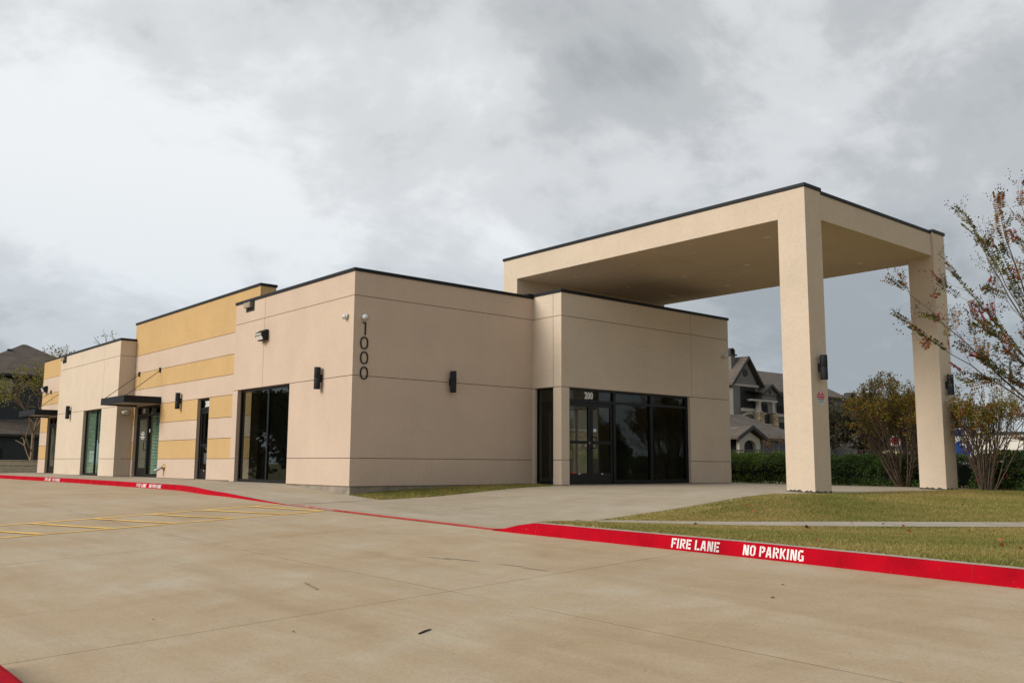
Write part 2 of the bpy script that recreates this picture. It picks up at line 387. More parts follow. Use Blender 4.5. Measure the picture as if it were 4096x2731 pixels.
# ground sheet to the horizon
gx = [-1500, -400, -90, -45, -3, -1.2, 6, 13, 15.5, 24, 40, 80, 150, 400, 1500]; gy = [-1500, -400, -120, -60, -20, 0, 15, 29, 31, 45, 70, 120, 300, 1500]
def gz(x, y):
    if x >= 15.5: return -.13
    if y >= 31 and x >= -1.2: return -.06
    return -1.9 if abs(x) < 60 and abs(y) < 80 else -1.2
V = [(x, y, gz(x, y)) for y in gy for x in gx]; nx = len(gx)
F = [[j * nx + i, j * nx + i + 1, (j + 1) * nx + i + 1, (j + 1) * nx + i] for j in range(len(gy) - 1) for i in range(nx - 1)]
def groundmat():
    m, nt, b, P = newmat('dormant_grass_ground')
    f = noise(nt, P, .5, 8, .6); f2 = noise(nt, P, 9., 6, .7)
    c = ramp(nt, f, [(.35, (.11, .115, .028)), (.6, (.24, .18, .07))])
    L(nt, mixc(nt, 1., c, ramp(nt, f2, [(.3, (.6,) * 3), (.7, (1.25,) * 3)]), 'MULTIPLY'), b.inputs['Base Color']); b.inputs['Roughness'].default_value = .95
    addbump(nt, b, f2, .8, .05); return m
M['ground'] = groundmat()
struct(mesh_np('ground', V, F, M['ground']))

# parking lot: joint bed and slabs
XE = [-30, -24, -18.6, -14.4, -9.9, -5.6, -2.28]; YE = [-40, -31.5, -26.4, -21.3, -16.3, -11.2, -6.1, -1.0, 4.1, 9.2, 14.3, 19.4, 24.5, 29.6, 36, 46]
lotp = struct(empty('parking_lot'))
bed = patch('joint_bed', seg_grid(-30, -2.3, 1.5), seg_grid(-40, 46, 1.2), lambda x, y: lot(x, y) - .0025, M['joint'], lotp, .05, xr=lambda y: kx(y) + .02)
for j in range(len(YE) - 1):
    for i in range(len(XE) - 1):
        last = i == len(XE) - 2; g = .008
        patch('slab', seg_grid(XE[i] + g, XE[i + 1] - g, .9), seg_grid(YE[j] + .0045, YE[j + 1] - .0045, .7), lot, M['lot'], lotp, .03,
              xr=(lambda y: kx(y) + .025) if last else None)

# drive apron in front of the entrance
apr = struct(empty('driveway_apron'))
xe = [-2.27, -.1, 4.9, 9.65, 14.2]; ye = [-7.5, -4.35, -1.27]
patch('joint_bed', seg_grid(-2.27, 14.2, .6), seg_grid(-7.48, -1.3, .5), lambda x, y: site(x, y) - .006, M['joint'], apr, .05)
for i in range(4):
    for j in range(2):
        g = .007; y1 = ye[j + 1] if not (j == 1 and i >= 2) else -1.0
        if i == 0: ya, yb = [(-7.72, -4.35), (-4.35, -1.42)][j]
        else: ya, yb = ye[j], y1
        patch('slab', seg_grid(xe[i] + g, xe[i + 1] - g, .45), seg_grid(ya + g, yb - g, .45), site, M['apron'], apr, .1)
patch('slab', seg_grid(5.4, 4.92, .3), seg_grid(-1.26, -1.02, .2), site, M['apron'], apr, .1) if False else None
patch('slab', seg_grid(12.36, 14.19, .5), seg_grid(-.99, 9, .8), site, M['apron'], apr, .1)

# pavement along the left side
sdw = struct(empty('pavement'))
sy = [-1.41, 0.35, 3.0, 5.2, 7.4, 9.6, 11.8, 14.0, 16.2, 18.4, 20.6, 22.8, 25.0, 27.2, 29.0]
patch('joint_bed', seg_grid(-2, .7, .3), seg_grid(-1.4, 28.9, .5), lambda x, y: swalk(x, y) - .006, M['joint'], sdw, .03, xl=lambda y: kx(y) + .195)
for a, b in zip(sy[:-1], sy[1:]):
    patch('slab', seg_grid(-2, .7 if a > 6 else .05, .25), seg_grid(a + .006, b - .006, .35), swalk, M['apron'], sdw, .06, xl=lambda y: kx(y) + .214)

# kerb
def kerb_piece(ys, parent, mirror=None):
    prof = [(0, -.03, 0), (.0, .0, 0), (.03, .84, 0), (.040, .945, 0), (.075, 1., 0), (.21, 1.01, 1), (.21, -.5, 1)]
    V = []; F = []; mi = []
    for y in ys:
        x0 = float(kx(y)); z0 = float(zg(y)); h = max(float(kh(y)), .004)
        for ox, oz, _ in prof: V.append((x0 + ox, y, z0 + (oz * h if oz >= 0 else -.06)))
    n = len(prof)
    for j in range(len(ys) - 1):
        for i in range(n - 1):
            a = j * n + i; F.append([a, a + n, a + n + 1, a + 1]); mi.append(1 if i >= 4 else 0)
    F.append(list(range(n))); mi.append(1); F.append([(len(ys) - 1) * n + i for i in range(n)][::-1]); mi.append(1)
    return mesh_np('kerb_block', V, F, [M['red'], M['kerbc']], parent, mi)
kerb = struct(empty('kerb', (-2.3, -8, -.4)))
edges = [-7.72, -8.63, -11.22, -14.2, -17.2, -20.2, -24, -28, -34]
for a, b in zip(edges[:-1], edges[1:]): kerb_piece(np.linspace(a - .002, b + .002, 12)[::-1], kerb)
edges = [-1.62, .35, 3, 6.2, 9.2, 12.2, 15.2, 18.2, 21.2, 24.2, 27.2, 30.2, 34, 40]
for a, b in zip(edges[:-1], edges[1:]): kerb_piece(np.linspace(a + .002, b - .002, 14), kerb)
def strip(name, p0, p1, w, mat, parent, zf, lift=.005, n=14):
    p0 = np.array(p0, float); p1 = np.array(p1, float); d = (p1 - p0) / np.linalg.norm(p1 - p0); q = np.array((-d[1], d[0])) * w / 2
    V = []; F = []
    for k in range(n + 1):
        c = p0 + (p1 - p0) * k / n
        for s in (-1, 1): e = c + q * s; V.append((e[0], e[1], float(np.ravel(zf(e[0], e[1]))[0]) + lift))
    for k in range(n): F.append([2 * k, 2 * k + 1, 2 * k + 3, 2 * k + 2])
    return mesh_np(name, V, F, mat, parent)
strip('red_line', (-2.17, -1.55), (-2.17, -7.78), .20, M['redw'], apr, site, .006, 40)
# yellow hatching on the lot
hat = struct(empty('hatching', (-5, -2.3, -.4)))
strip('edge_line', (-14, -1.40), (-2.32, -1.40), .10, M['yel'], hat, lot, .005, 40)
strip('edge_line', (-14, -3.17), (-2.34, -3.17), .10, M['yel'], hat, lot, .0055, 40)
for k in range(11):
    x = -2.84 - .945 * k
    strip('diagonal_line', (x - .03, -1.44), (x + (.66 if k else .42), -3.13), .10, M['yel'], hat, lot, .009)
# island kerb at the corner of the lot nearest the camera
isl = struct(empty('island_kerb', (-9.1, -12, -.8)))
V = []; F = []; mi = []
ys = np.linspace(-17.5, -11.3, 16); prof = [(.06, -.05), (.03, .12), (.015, .14), (-.015, .15), (-.22, .15), (-.22, -.1)]
for y in ys:
    for ox, oz in prof: V.append((-9.245 + ox, y, float(lot(-9.25, y)) + oz))
n = len(prof)
for j in range(len(ys) - 1):
    for i in range(n - 1): a = j * n + i; F.append([a, a + 1, a + n + 1, a + n]); mi.append(0 if i < 4 else 1)
F.append(list(range(n))[::-1]); mi.append(0); F.append([(len(ys) - 1) * n + i for i in range(n)]); mi.append(0)
mesh_np('kerb_block', V, F, [M['red'], M['kerbc']], isl, mi)
patch('lawn', seg_grid(-13, -9.455, .8), seg_grid(-17.4, -11.4, .8), lambda x, y: lot(x, y) * 0 + lot(-9.4, y) + .13, M['ground'], isl, .1)

# stencilled lettering
STR = {'F': (.62, [((.1, 0), (.1, 1)), ((.26, .9), (.6, .9)), ((.26, .5), (.5, .5))]), 'I': (.26, [((.1, 0), (.1, 1))]),
 'R': (.66, [((.1, 0), (.1, 1)), ((.26, .9), (.46, .9)), ((.54, .94), (.54, .54)), ((.26, .5), (.46, .5)), ((.36, .42), (.56, 0))]),
 'E': (.62, [((.1, 0), (.1, 1)), ((.26, .9), (.6, .9)), ((.26, .5), (.52, .5)), ((.26, .1), (.6, .1))]),
 'L': (.6, [((.1, 0), (.1, 1)), ((.26, .1), (.6, .1))]),
 'A': (.68, [((.09, 0), (.27, 1)), ((.39, 1), (.57, 0)), ((.27, .32), (.40, .32))]),
 'N': (.70, [((.1, 0), (.1, 1)), ((.58, 0), (.58, 1)), ((.22, .95), (.46, .05))]),
 'O': (.64, [((.1, .12), (.1, .88)), ((.54, .12), (.54, .88)), ((.14, .92), (.28, .92)), ((.36, .92), (.5, .92)), ((.14, .08), (.28, .08)), ((.36, .08), (.5, .08))]),
 'P': (.64, [((.1, 0), (.1, 1)), ((.26, .9), (.46, .9)), ((.54, .94), (.54, .5)), ((.26, .48), (.48, .48))]),
 'K': (.66, [((.1, 0), (.1, 1)), ((.27, .52), (.56, 1)), ((.27, .5), (.58, 0))]),
 'G': (.66, [((.1, .12), (.1, .88)), ((.14, .92), (.54, .92)), ((.14, .08), (.50, .08)), ((.54, .02), (.54, .46)), ((.38, .44), (.6, .44))])}
def stencil(text, total, height, place, mat, parent, name='lettering', th=.19):
    w = sum(STR[c][0] + .12 if c != ' ' else .34 for c in text); V = []; F = []; x = 0.
    sc = total / w
    for c in text:
        if c == ' ': x += .34; continue
        for (a, b) in STR[c][1]:
            a = np.array(a) * (1, 1); b = np.array(b); d = b - a; ln = np.linalg.norm(d); q = np.array((-d[1], d[0])) / ln * th / 2
            jit = nrng.normal(0, .008, (4, 2)); i = len(V)
            for k, pnt in enumerate((a - q, b - q, b + q, a + q)):
                pnt = pnt + jit[k]; V.append(place((x + pnt[0]) * sc, min(max(pnt[1], 0), 1) * height))
            F.append([i, i + 1, i + 2, i + 3])
        x += STR[c][0] + .12
    return mesh_np(name, V, F, mat, parent)
def on_kerb(y0, sgn=-1, lift=.022):
    def pl(u, v):
        y = y0 + sgn * u; h = float(kh(y)); z = float(zg(y)) + lift + v
        return (float(kx(y)) + .03 * (lift + v) / (.84 * h) - .0035, y, z)
    return pl
stencil('FIRE LANE', .67, .105, on_kerb(-10.91), M['white'], kerb)
stencil('NO PARKING', .73, .105, on_kerb(-11.87), M['white'], kerb)
for y in (17.53, 8.2):
    stencil('FIRE LANE', .78, .092, on_kerb(y, -1, .02), M['white'], kerb); stencil('NO PARKING', .88, .092, on_kerb(y - .98, -1, .02), M['white'], kerb)
def on_flush(y0): return lambda u, v: (-2.26 + v, y0 - u, float(site(-2.2, y0 - u)[0]) + .009)
stencil('FIRE LANE', .68, .13, on_flush(-1.66), M['whitew'], apr); stencil('NO PARKING', .72, .13, on_flush(-2.5), M['whitew'], apr)

# footpath through the lawn
wf = np.array(WALKF); wnr = wf + np.array((-.66, -.75)) * .72
def resample(p, n):
    d = np.r_[0, np.cumsum(np.linalg.norm(np.diff(p, axis=0), axis=1))]; t = np.linspace(0, d[-1], n)
    return np.c_[np.interp(t, d, p[:, 0]), np.interp(t, d, p[:, 1])]
fp = struct(empty('footpath', (1, -9, -.35)))
A_ = resample(wf, 61); B_ = resample(wnr, 61)
for k in range(0, 60, 3):
    V = []; F = []
    for q in range(4):
        a, b = A_[k + q], B_[k + q]
        if q == 0: a = a + (A_[k + 1] - a) * .012; b = b + (B_[k + 1] - b) * .012
        for pnt in (a, (a + b) / 2, b): V.append((pnt[0], pnt[1], float(site(*pnt)[0]) + .014))
    for q in range(3):
        for i in range(2): c = q * 3 + i; F.append([c, c + 1, c + 4, c + 3])
    o = mesh_np('slab', V, F, M['walk'], fp)

# lawns
def lawn_xl(y): return -2.11
lawn = struct(patch('lawn', seg_grid(-2.10, 15.6, .4), seg_grid(-40, -7.5, .5), lambda x, y: site(x, y) - .006, M['soil'], None, .5))
wedge = struct(patch('lawn', seg_grid(-.02, 5.36, .25), seg_grid(-1.30, .06, .2), lambda x, y: site(x, y) - .02, M['soil'], None, .3))
struct(patch('lawn', seg_grid(14.21, 17, .6), seg_grid(-7.5, 12, .8), lambda x, y: site(x, y) - .006, M['soil'], None, .4))
def grass(name, label, XY, hmin, hmax, wid, tan):
    n = len(XY); z = site(XY[:, 0], XY[:, 1]) - .008
    az = nrng.uniform(0, 2 * math.pi, n); h = nrng.uniform(hmin, hmax, n); ln = nrng.uniform(.2, 1.3, n) * h
    la = nrng.uniform(0, 2 * math.pi, n)
    c = np.c_[XY, z]; q = np.c_[np.cos(az), np.sin(az), np.zeros(n)] * wid * nrng.uniform(.6, 1.3, n)[:, None]
    tip = c + np.c_[np.cos(la) * ln, np.sin(la) * ln, h]
    V = np.empty((n * 3, 3)); V[0::3] = c - q; V[1::3] = c + q; V[2::3] = tip
    f = np.sin(XY[:, 0] * 1.7 + 1.3 * np.sin(XY[:, 1] * 1.1)) * np.cos(XY[:, 1] * 2.1 + np.sin(XY[:, 0] * .9)) * .5 + .5 * np.sin(XY[:, 0] * 5.1 + XY[:, 1] * 3.3) * np.sin(XY[:, 1] * 4.7 - XY[:, 0] * 2.2)
    f2 = np.sin(XY[:, 0] * .8 + 2.1 * np.sin(XY[:, 1] * .5 + 1)) * np.sin(XY[:, 1] * .9 + 1.4 * np.sin(XY[:, 0] * .6))
    g = np.clip(tan - .22 * f - .30 * f2 + nrng.normal(0, .20, n), 0, 1)[:, None]
    green = np.array((.150, .180, .030)); straw = np.array((.45, .335, .125))
    C = green * (1 - g) + straw * g; C *= nrng.uniform(.7, 1.25, n)[:, None]
    return tag(mesh_np(name, V, np.arange(n * 3).reshape(n, 3), M['leaf'], None, col=np.repeat(C, 3, 0)), label, 'grass', kind='stuff')
def walkmask(XY, grow_=0.):
    ins = np.zeros(len(XY), bool)
    for k in range(60):
        a, b, c, d = A_[k], A_[k + 1], B_[k + 1], B_[k]
        quad = [a, b, c, d]; s = None; inside = np.ones(len(XY), bool)
        for i in range(4):
            p0 = quad[i]; p1 = quad[(i + 1) % 4]
            inside &= ((p1[0] - p0[0]) * (XY[:, 1] - p0[1]) - (p1[1] - p0[1]) * (XY[:, 0] - p0[0])) <= .02
        ins |= inside
    return ins
def scatter(x0, x1, y0, y1, n):
    return np.c_[nrng.uniform(x0, x1, n), nrng.uniform(y0, y1, n)]
XY = np.r_[scatter(-2.12, 6, -17, -8.0, 340000), scatter(-.1, 15.5, -14, -7.48, 190000), scatter(4, 15.5, -20, -11, 40000)]
XY = XY[~walkmask(XY)]
XY = XY[~((XY[:, 1] > -7.75) & (XY[:, 0] < -.1)) & ~((XY[:, 1] > -8.35) & (XY[:, 0] < -1.25)) & ~((XY[:, 1] > -7.55 - .0 * XY[:, 0]) & (XY[:, 0] < 13.2))]
dcam = np.hypot(XY[:, 0] - CAMP.x, XY[:, 1] - CAMP.y); XY = XY[dcam < 30]
near_tan = .56
grass('grass', 'patchy straw and green winter lawn beside the red kerb', XY, .015, .046, .0058, near_tan)
XY = scatter(-.02, 5.0, -1.3, -.02, 26000)
XY = XY[XY[:, 1] > -1.27]
grass('grass', 'thin wedge of green grass along the foundation under the number', XY, .02, .055, .007, .38)

# ------------------------------------------------------------------ the office building
bld = thing('office_building', 'long single-storey beige stucco building with ochre bands and dark coping', 'building')
T = .022; G_ = .007
wall_core = MB()
def face_panels(axis, pos, rects, part, sgn=-1, depth=.24):
    """rects (a0,a1,z0,z1,mat[,flags]) flags: edges to leave without joint gap, letters l r b t"""
    for rc in rects:
        a0, a1, z0, z1, mt = rc[:5]; fl = rc[5] if len(rc) > 5 else ''
        p0 = a0 + (0 if 'l' in fl else G_); p1 = a1 - (0 if 'r' in fl else G_); q0 = z0 + (0 if 'b' in fl else G_); q1 = z1 - (0 if 't' in fl else G_)
        m = MB(); n0, n1 = pos, pos - sgn * T
        lo, hi = min(n0, n1), max(n0, n1)
        if axis == 'x': m.box(lo, hi, p0, p1, q0, q1)
        else: m.box(p0, p1, lo, hi, q0, q1)
        m.build('panel', M[mt], part)
def core(axis, pos, rects, name, mat, depth=.24, front='seal'):
    m = MB(); n0 = pos + T; n1 = pos + depth
    for a0, a1, z0, z1 in rects:
        if axis == 'x': m.box(n0, n1, a0, a1, z0, z1, 0, {'-x': 1})
        else: m.box(a0, a1, n0, n1, z0, z1, 0, {'-y': 1})
    return m.build(name, [M[mat], M[front]], bld)
H1, H2, H3 = .61, 2.44, 4.25
# corner block, street side (x = 0)
w = core('x', 0, [(0.03, 2.97, 0, H2), (5.97, 6.28, 0, H2), (.03, 6.28, H2, 4.80)], 'corner_wall', 'stA')
A = 'stA'
face_panels('x', 0, [(0, 2.97, 0, H1, A, 'lrb'), (0, 2.97, H1, H2, A, 'lr'), (5.97, 6.28, 0, H1, A, 'lrb'), (5.97, 6.28, H1, H2, A, 'lr'),
    (0, 4.49, H2, H3, A, 'l'), (4.49, 6.28, H2, H3, A, 'r'), (0, 4.49, H3, 4.80, A, 'lt'), (4.49, 6.28, H3, 4.80, A, 'rt')], w)
# corner block, entrance side (y = 0)
w = core('y', 0, [(.24, 5.389, 0, 4.80)], 'number_wall', 'stA')
face_panels('y', 0, [(T, 5.389, 0, H1, A, 'lrb'), (T, 5.389, H1, H2, A, 'lr'), (T, 5.389, H2, H3, A, 'lr'), (T, 5.389, H3, 4.80, A, 'lrt')], w)
# ochre banded wall (x = .55)
PX = .55
w = core('x', PX, [(6.285, 9.19, 0, H2), (10.09, 13.25, 0, H2), (15.75, 15.955, 0, H2), (6.285, 15.955, H2, 4.89), (6.0, 16.1, 4.89, 5.40)], 'banded_wall', 'stA')
bands = [(0, H1, 'stA'), (H1, 1.2, 'stY'), (1.2, 1.8, 'stA'), (1.8, H2, 'stY')]
rc = []
for a, b in ((6.285, 9.19), (10.09, 13.25), (15.75, 15.955)):
    for z0, z1, mt in bands: rc.append((a, b, z0, z1, mt, 'lr' + ('b' if z0 == 0 else '')))
for z0, z1, mt in ((H2, 3.03, 'stA'), (3.03, 3.62, 'stY'), (3.62, H3, 'stA')): rc.append((6.285, 15.955, z0, z1, mt, 'lr'))
rc += [(6.285, 15.955, H3, 4.89, 'stY', 'lrt'), (6.0, 16.1, 4.89, 5.40, 'stY', 'lrbt')]
face_panels('x', PX, rc, w)
MB().box(.79, 1.02, 6.0, 16.1, 4.35, 5.399).box(PX + T, .79, 5.995, 6.0, 4.5, 5.399).build('parapet_return', M['stY'], bld)
# tower block (x = 0)
B_t = 'stB'
w = core('x', 0, [(15.99, 17.69, 0, H2), (19.90, 23.5, 0, H2), (15.99, 23.5, H2, 4.80)], 'tower_wall', 'stB')
rc = []
for a, b in ((15.96, 17.69), (19.90, 23.5)): rc += [(a, b, 0, H1, B_t, 'lrb'), (a, b, H1, H2, B_t, 'lr')]
rc += [(15.96, 17.7, H2, H3, B_t, 'l'), (17.7, 23.5, H2, H3, B_t, 'r'), (15.96, 17.7, H3, 4.80, B_t, 'lt'), (17.7, 23.5, H3, 4.80, B_t, 'rt')]
face_panels('x', 0, rc, w)
w = core('y', 15.96, [(.24, .83, 0, 4.80)], 'tower_side_wall', 'stB')
face_panels('y', 15.96, [(T, .549, 0, H1, B_t, 'lrb'), (T, .549, H1, H2, B_t, 'lr'), (T, .549, H2, H3, B_t, 'lr'), (T, .549, H3, 4.80, B_t, 'lrt')], w)
MB().box(.549, .83, 15.962, 16.2, 4.82, 4.88).build('parapet_filler', M['stB'], bld)
# far end (x = .55)
w = core('x', PX, [(23.5, 24.65, 0, H2), (27.2, 28.38, 0, H2), (23.5, 28.38, H2, 5.03)], 'far_end_wall', 'stA')
rc = []
for a, b in ((23.5, 24.65), (27.2, 28.4)):
    for z0, z1, mt in bands: rc.append((a, b, z0, z1, mt, 'lr' + ('b' if z0 == 0 else '')))
for z0, z1, mt in ((H2, 3.03, 'stA'), (3.03, 3.55, 'stY'), (3.55, H3, 'stA'), (H3, 5.03, 'stY')): rc.append((23.5, 28.4, z0, z1, mt, 'lr' + ('t' if z1 > 5 else '')))
face_panels('x', PX, rc, w)
# entrance bay
XB, YB, XE2 = 5.389, -1.07, 12.35
w = core('x', XB, [(-1.04, -.775, 0, H2), (-.07, -.0, 0, H2), (-1.04, -.0, H2, 4.85)], 'bay_side_wall', 'stB')
face_panels('x', XB, [(-1.07, -.775, 0, H1, B_t, 'lrb'), (-1.07, -.775, H1, H2, B_t, 'lr'), (-.07, -.0, 0, H2, B_t, 'lrb'),
    (-1.07, -.77, H2, H3, B_t, 'l'), (-.77, -.0, H2, H3, B_t, 'r'), (-1.07, -.77, H3, 4.85, B_t, 'lt'), (-.77, -.0, H3, 4.85, B_t, 'rt')], w)
w = core('y', YB, [(XB + .24, 5.67, 0, H2), (10.48, XE2, 0, H2), (XB + .24, XE2, H2, 4.85)], 'bay_front_wall', 'stB')
face_panels('y', YB, [(XB + T, 5.67, 0, H1, B_t, 'lrb'), (XB + T, 5.67, H1, H2, B_t, 'lr'), (10.48, XE2, 0, H1, B_t, 'lrb'), (10.48, XE2, H1, H2, B_t, 'lr'),
    (XB + T, 10.57, H2, H3, B_t, 'l'), (10.57, XE2, H2, H3, B_t, 'r'), (XB + T, 10.57, H3, 4.85, B_t, 'lt'), (10.57, XE2, H3, 4.85, B_t, 'rt')], w)
# side and rear walls, roof, foundation, floor, ceiling, partitions
MB().box(12.12, XE2 - .001, -.83, 4.2, 0, 4.80).box(12.12, XE2 - .001, 6.6, 28.38, 0, 4.80).box(12.12, XE2 - .001, 4.2, 6.6, 2.44, 4.80).build('rear_wall', M['stB'], bld)
MB().box(.79, 12.12, 28.14, 28.38, 0, 4.80).build('end_wall', M['stA'], bld)
MB().box(.24, 12.12, .24, 6.2, 4.28, 4.36).box(.79, 12.12, 6.2, 28.14, 4.28, 4.36).box(.24, .79, 16.2, 23.4, 4.28, 4.36).box(5.63, 12.12, -.83, .24, 4.28, 4.36).build('roof', M['road'], bld)
MB().box(.03, 12.3, .03, 6.26, -.6, -.004).box(.58, 12.3, 6.26, 28.35, -.6, -.004).box(.03, .58, 15.99, 23.47, -.6, -.004).box(5.42, 12.3, -1.04, .03, -.6, -.004).build('foundation', M['found'], bld)
MB().box(.24, 12.12, .24, 6.2, -.004, .012).box(.79, 12.12, 6.2, 28.14, -.004, .012).box(.24, .79, 16.2, 23.4, -.004, .012).box(5.63, 12.12, -.83, .24, -.004, .012).build('floor', M['infloor'], bld)
MB().box(.24, 12.12, .24, 6.2, 2.75, 2.8).box(.79, 12.12, 6.2, 28.14, 2.75, 2.8).box(.24, .79, 16.2, 23.4, 2.75, 2.8).box(5.63, 12.12, -.83, .24, 2.75, 2.8).build('ceiling', M['inwall'], bld)
m = MB(); m.box(5.0, 5.12, .24, 9, 0, 2.75); m.box(.79, 5.0, 7.2, 7.32, 0, 2.75); m.box(.79, 5, 12.4, 12.52, 0, 2.75); m.box(.3, 5, 17.0, 17.1, 0, 2.75); m.box(.3, 5, 24.2, 24.3, 0, 2.75); m.box(5.12, 12.12, 9, 9.1, 0, 2.75); m.box(4.9, 5.0, 9.1, 28.1, 0, 2.75)
m.build('partition', M['inwall'], bld)

# copings
def coping(segs, z0, h=.075, over=.03):
    for (x0, x1, y0, y1) in segs: MB().bbox(x0, x1, y0, y1, z0, z0 + h, .006).build('coping', M['coping'], bld)
o_ = .03; tk = .27
coping([(-o_, tk, -o_, 2.2), (-o_, tk, 2.203, 4.6), (-o_, tk, 4.603, 6.31), (tk + .003, 3.1, -o_, tk), (3.103, 5.40, -o_, tk)], 4.802)
coping([(PX - o_, 1.05, 5.97, 9.4), (PX - o_, 1.05, 9.403, 12.8), (PX - o_, 1.05, 12.803, 16.13)], 5.402)
coping([(-o_, tk, 15.93, 19.7), (-o_, tk, 19.703, 23.53), (tk + .003, PX - .001, 15.93, 16.2)], 4.802)
coping([(PX - o_, PX + tk, 23.55, 26), (PX - o_, PX + tk, 26.003, 28.43)], 5.032, .07)
coping([(XB - o_, XB + tk, YB - o_, -.04), (XB - .2, XB + tk, -.037, .33), (XB + tk + .003, 9.0, YB - o_, YB + tk), (9.003, 12.38, YB - o_, YB + tk)], 4.852, .078)
coping([(12.1, 12.38, -.79, 10), (12.1, 12.38, 10.003, 28.4), (PX + tk + .003, 12.097, 28.13, 28.43)], 4.802)

# windows and doors
def bars(parent, axis, pos, vb, hb, depth=.05, name='frame', mat='alu', off=0.):
    m = MB()
    def add(a0, a1, z0, z1, d):
        if axis == 'x': m.box(pos + off - d, pos + off + depth + d, a0, a1, z0, z1)
        else: m.box(a0, a1, pos + off - d, pos + off + depth + d, z0, z1)
    for k, (a0, a1, z0, z1) in enumerate(vb): add(a0, a1, z0, z1, .002)
    for k, (a0, a1, z0, z1) in enumerate(hb): add(a0, a1, z0, z1, 0)
    return m.build(name, M[mat], parent)
def pane(parent, axis, pos, a0, a1, z0, z1, mat, name='pane'):
    m = MB()
    if axis == 'x': m.box(pos, pos + .006, a0, a1, z0, z1)
    else: m.box(a0, a1, pos, pos + .006, z0, z1)
    return m.build(name, M[mat], parent)
def blind(parent, pos, a0, a1, z0, z1, pitch=.05):
    m = MB(); z = z0 + .03
    while z < z1 - .02:
        m.face([(pos, a0, z - .016), (pos, a1, z - .016), (pos + .034, a1, z + .016), (pos + .034, a0, z + .016)]); z += pitch
    m.box(pos, pos + .04, a0, a1, z1 - .03, z1)
    return tag(m.build('blind', M['slat'], parent), kind='stuff')
def window(axis, pos, a0, a1, z0, z1, mull, glassm, blinds=False, rec=.10, jamb=.05):
    w = empty('window', (0, 0, 0), parent=bld); P0 = pos + rec
    bars(w, axis, P0, [(a0, a0 + jamb, z0, z1), (a1 - jamb, a1, z0, z1)] + [(c - .035, c + .035, z0 + .05, z1 - .05) for c in mull], [(a0 + jamb, a1 - jamb, z0, z0 + .06), (a0 + jamb, a1 - jamb, z1 - .05, z1)], .06)
    ed = [a0 + jamb] + [x for c in mull for x in (c - .035, c + .035)] + [a1 - jamb]
    for k in range(0, len(ed), 2):
        pane(w, axis, P0 + .025, ed[k], ed[k + 1], z0 + .06, z1 - .05, glassm)
        if blinds: blind(w, P0 + .10, ed[k] - .01, ed[k + 1] + .01, z0 + .07, z1 - .06)
    return w
window('x', 0, 2.975, 5.965, .015, 2.435, [4.30], 'glass')
window('x', 0, 17.695, 19.895, .015, 2.435, [18.56], 'glassg', True)
window('x', XB, -.77, -.075, .015, 2.435, [], 'glass', rec=.08, jamb=.035)
window('x', 12.12, 4.2, 6.6, .015, 2.435, [5.35], 'glassc', rec=.1)

def text_mesh(body, size, offset=0., align='CENTER'):
    cu = bpy.data.curves.new('t', 'FONT'); cu.body = body; cu.size = size; cu.align_x = align; cu.offset = offset; cu.resolution_u = 3; cu.fill_mode = 'FRONT'
    ob = bpy.data.objects.new('t', cu); COL.objects.link(ob)
    me = bpy.data.meshes.new_from_object(ob.evaluated_get(bpy.context.evaluated_depsgraph_get()))
    V = np.array([v.co[:] for v in me.vertices]); F = [list(p.vertices) for p in me.polygons]
    bpy.data.objects.remove(ob); bpy.data.meshes.remove(me); bpy.data.curves.remove(cu)
    return V, F
def text_on(body, height, o, right, up, mat, parent, name='lettering', squeeze=1., offset=0., align='CENTER'):
    V, F = text_mesh(body, height / .70, offset, align); o = np.array(o, float); r = np.array(right, float); u = np.array(up, float)
    return mesh_np(name, o + V[:, :1] * squeeze * r + V[:, 1:2] * u, F, mat, parent)
RX = (1, 0, 0); UZ = (0, 0, 1); RY = (0, -1, 0)

def leaf_door(axis, pos, a0, a1, z1, parent, glassm, rail=True, kick=.28, name='door', hinge='l', mid=1.065):
    """an aluminium storefront door leaf"""
    d = bars(parent, axis, pos, [(a0, a0 + .085, .02, z1), (a1 - .085, a1, .02, z1)], [(a0 + .085, a1 - .085, .02, kick), (a0 + .085, a1 - .085, z1 - .10, z1)] + ([(a0 + .085, a1 - .085, mid - .04, mid + .04)] if rail else []), .045, name)
    pane(d, axis, pos + .02, a0 + .085, a1 - .085, kick, z1 - .10, glassm)
    return d
def pull(parent, axis, pos, a, z0, z1, dirn):
    m = MB(); w_ = .11 * dirn
    pts = [(a, 0.002, z0), (a, -.055, z0), (a + w_, -.055, z0), (a + w_, -.055, z1), (a, -.055, z1), (a, .002, z1)]
    P = [(pos + q[1], q[0], q[2]) if axis == 'x' else (q[0], pos + q[1], q[2]) for q in pts]
    m.path(P, .014, 8); return m.build('handle', M['alu'], parent)
# entrance storefront in the bay
sf = empty('storefront', parent=bld); Y0 = YB + .09
bars(sf, 'y', Y0, [(5.672, 5.715, .012, 2.43), (7.375, 7.47, .012, 2.43), (8.85, 8.955, .012, 2.43), (10.375, 10.478, .012, 2.43)],
     [(5.715, 7.375, 2.385, 2.432), (7.47, 8.85, 2.385, 2.432), (8.955, 10.375, 2.385, 2.432), (5.715, 7.375, 2.085, 2.155), (7.47, 8.85, 2.10, 2.16), (8.955, 10.375, 2.10, 2.16), (7.47, 8.85, .012, .10), (8.955, 10.375, .012, .10)], .10)
for a, b in ((5.715, 7.375), (7.47, 8.85), (8.955, 10.375)): pane(sf, 'y', Y0 + .05, a, b, 2.158, 2.385, 'glass', 'transom_pane')
for a, b in ((7.47, 8.85), (8.955, 10.375)): pane(sf, 'y', Y0 + .05, a, b, .10, 2.10, 'glass')
MB().box(8.1, 8.9, -.2, -.17, .8, 1.2).build('whiteboard', M['wht'], bld) if False else None
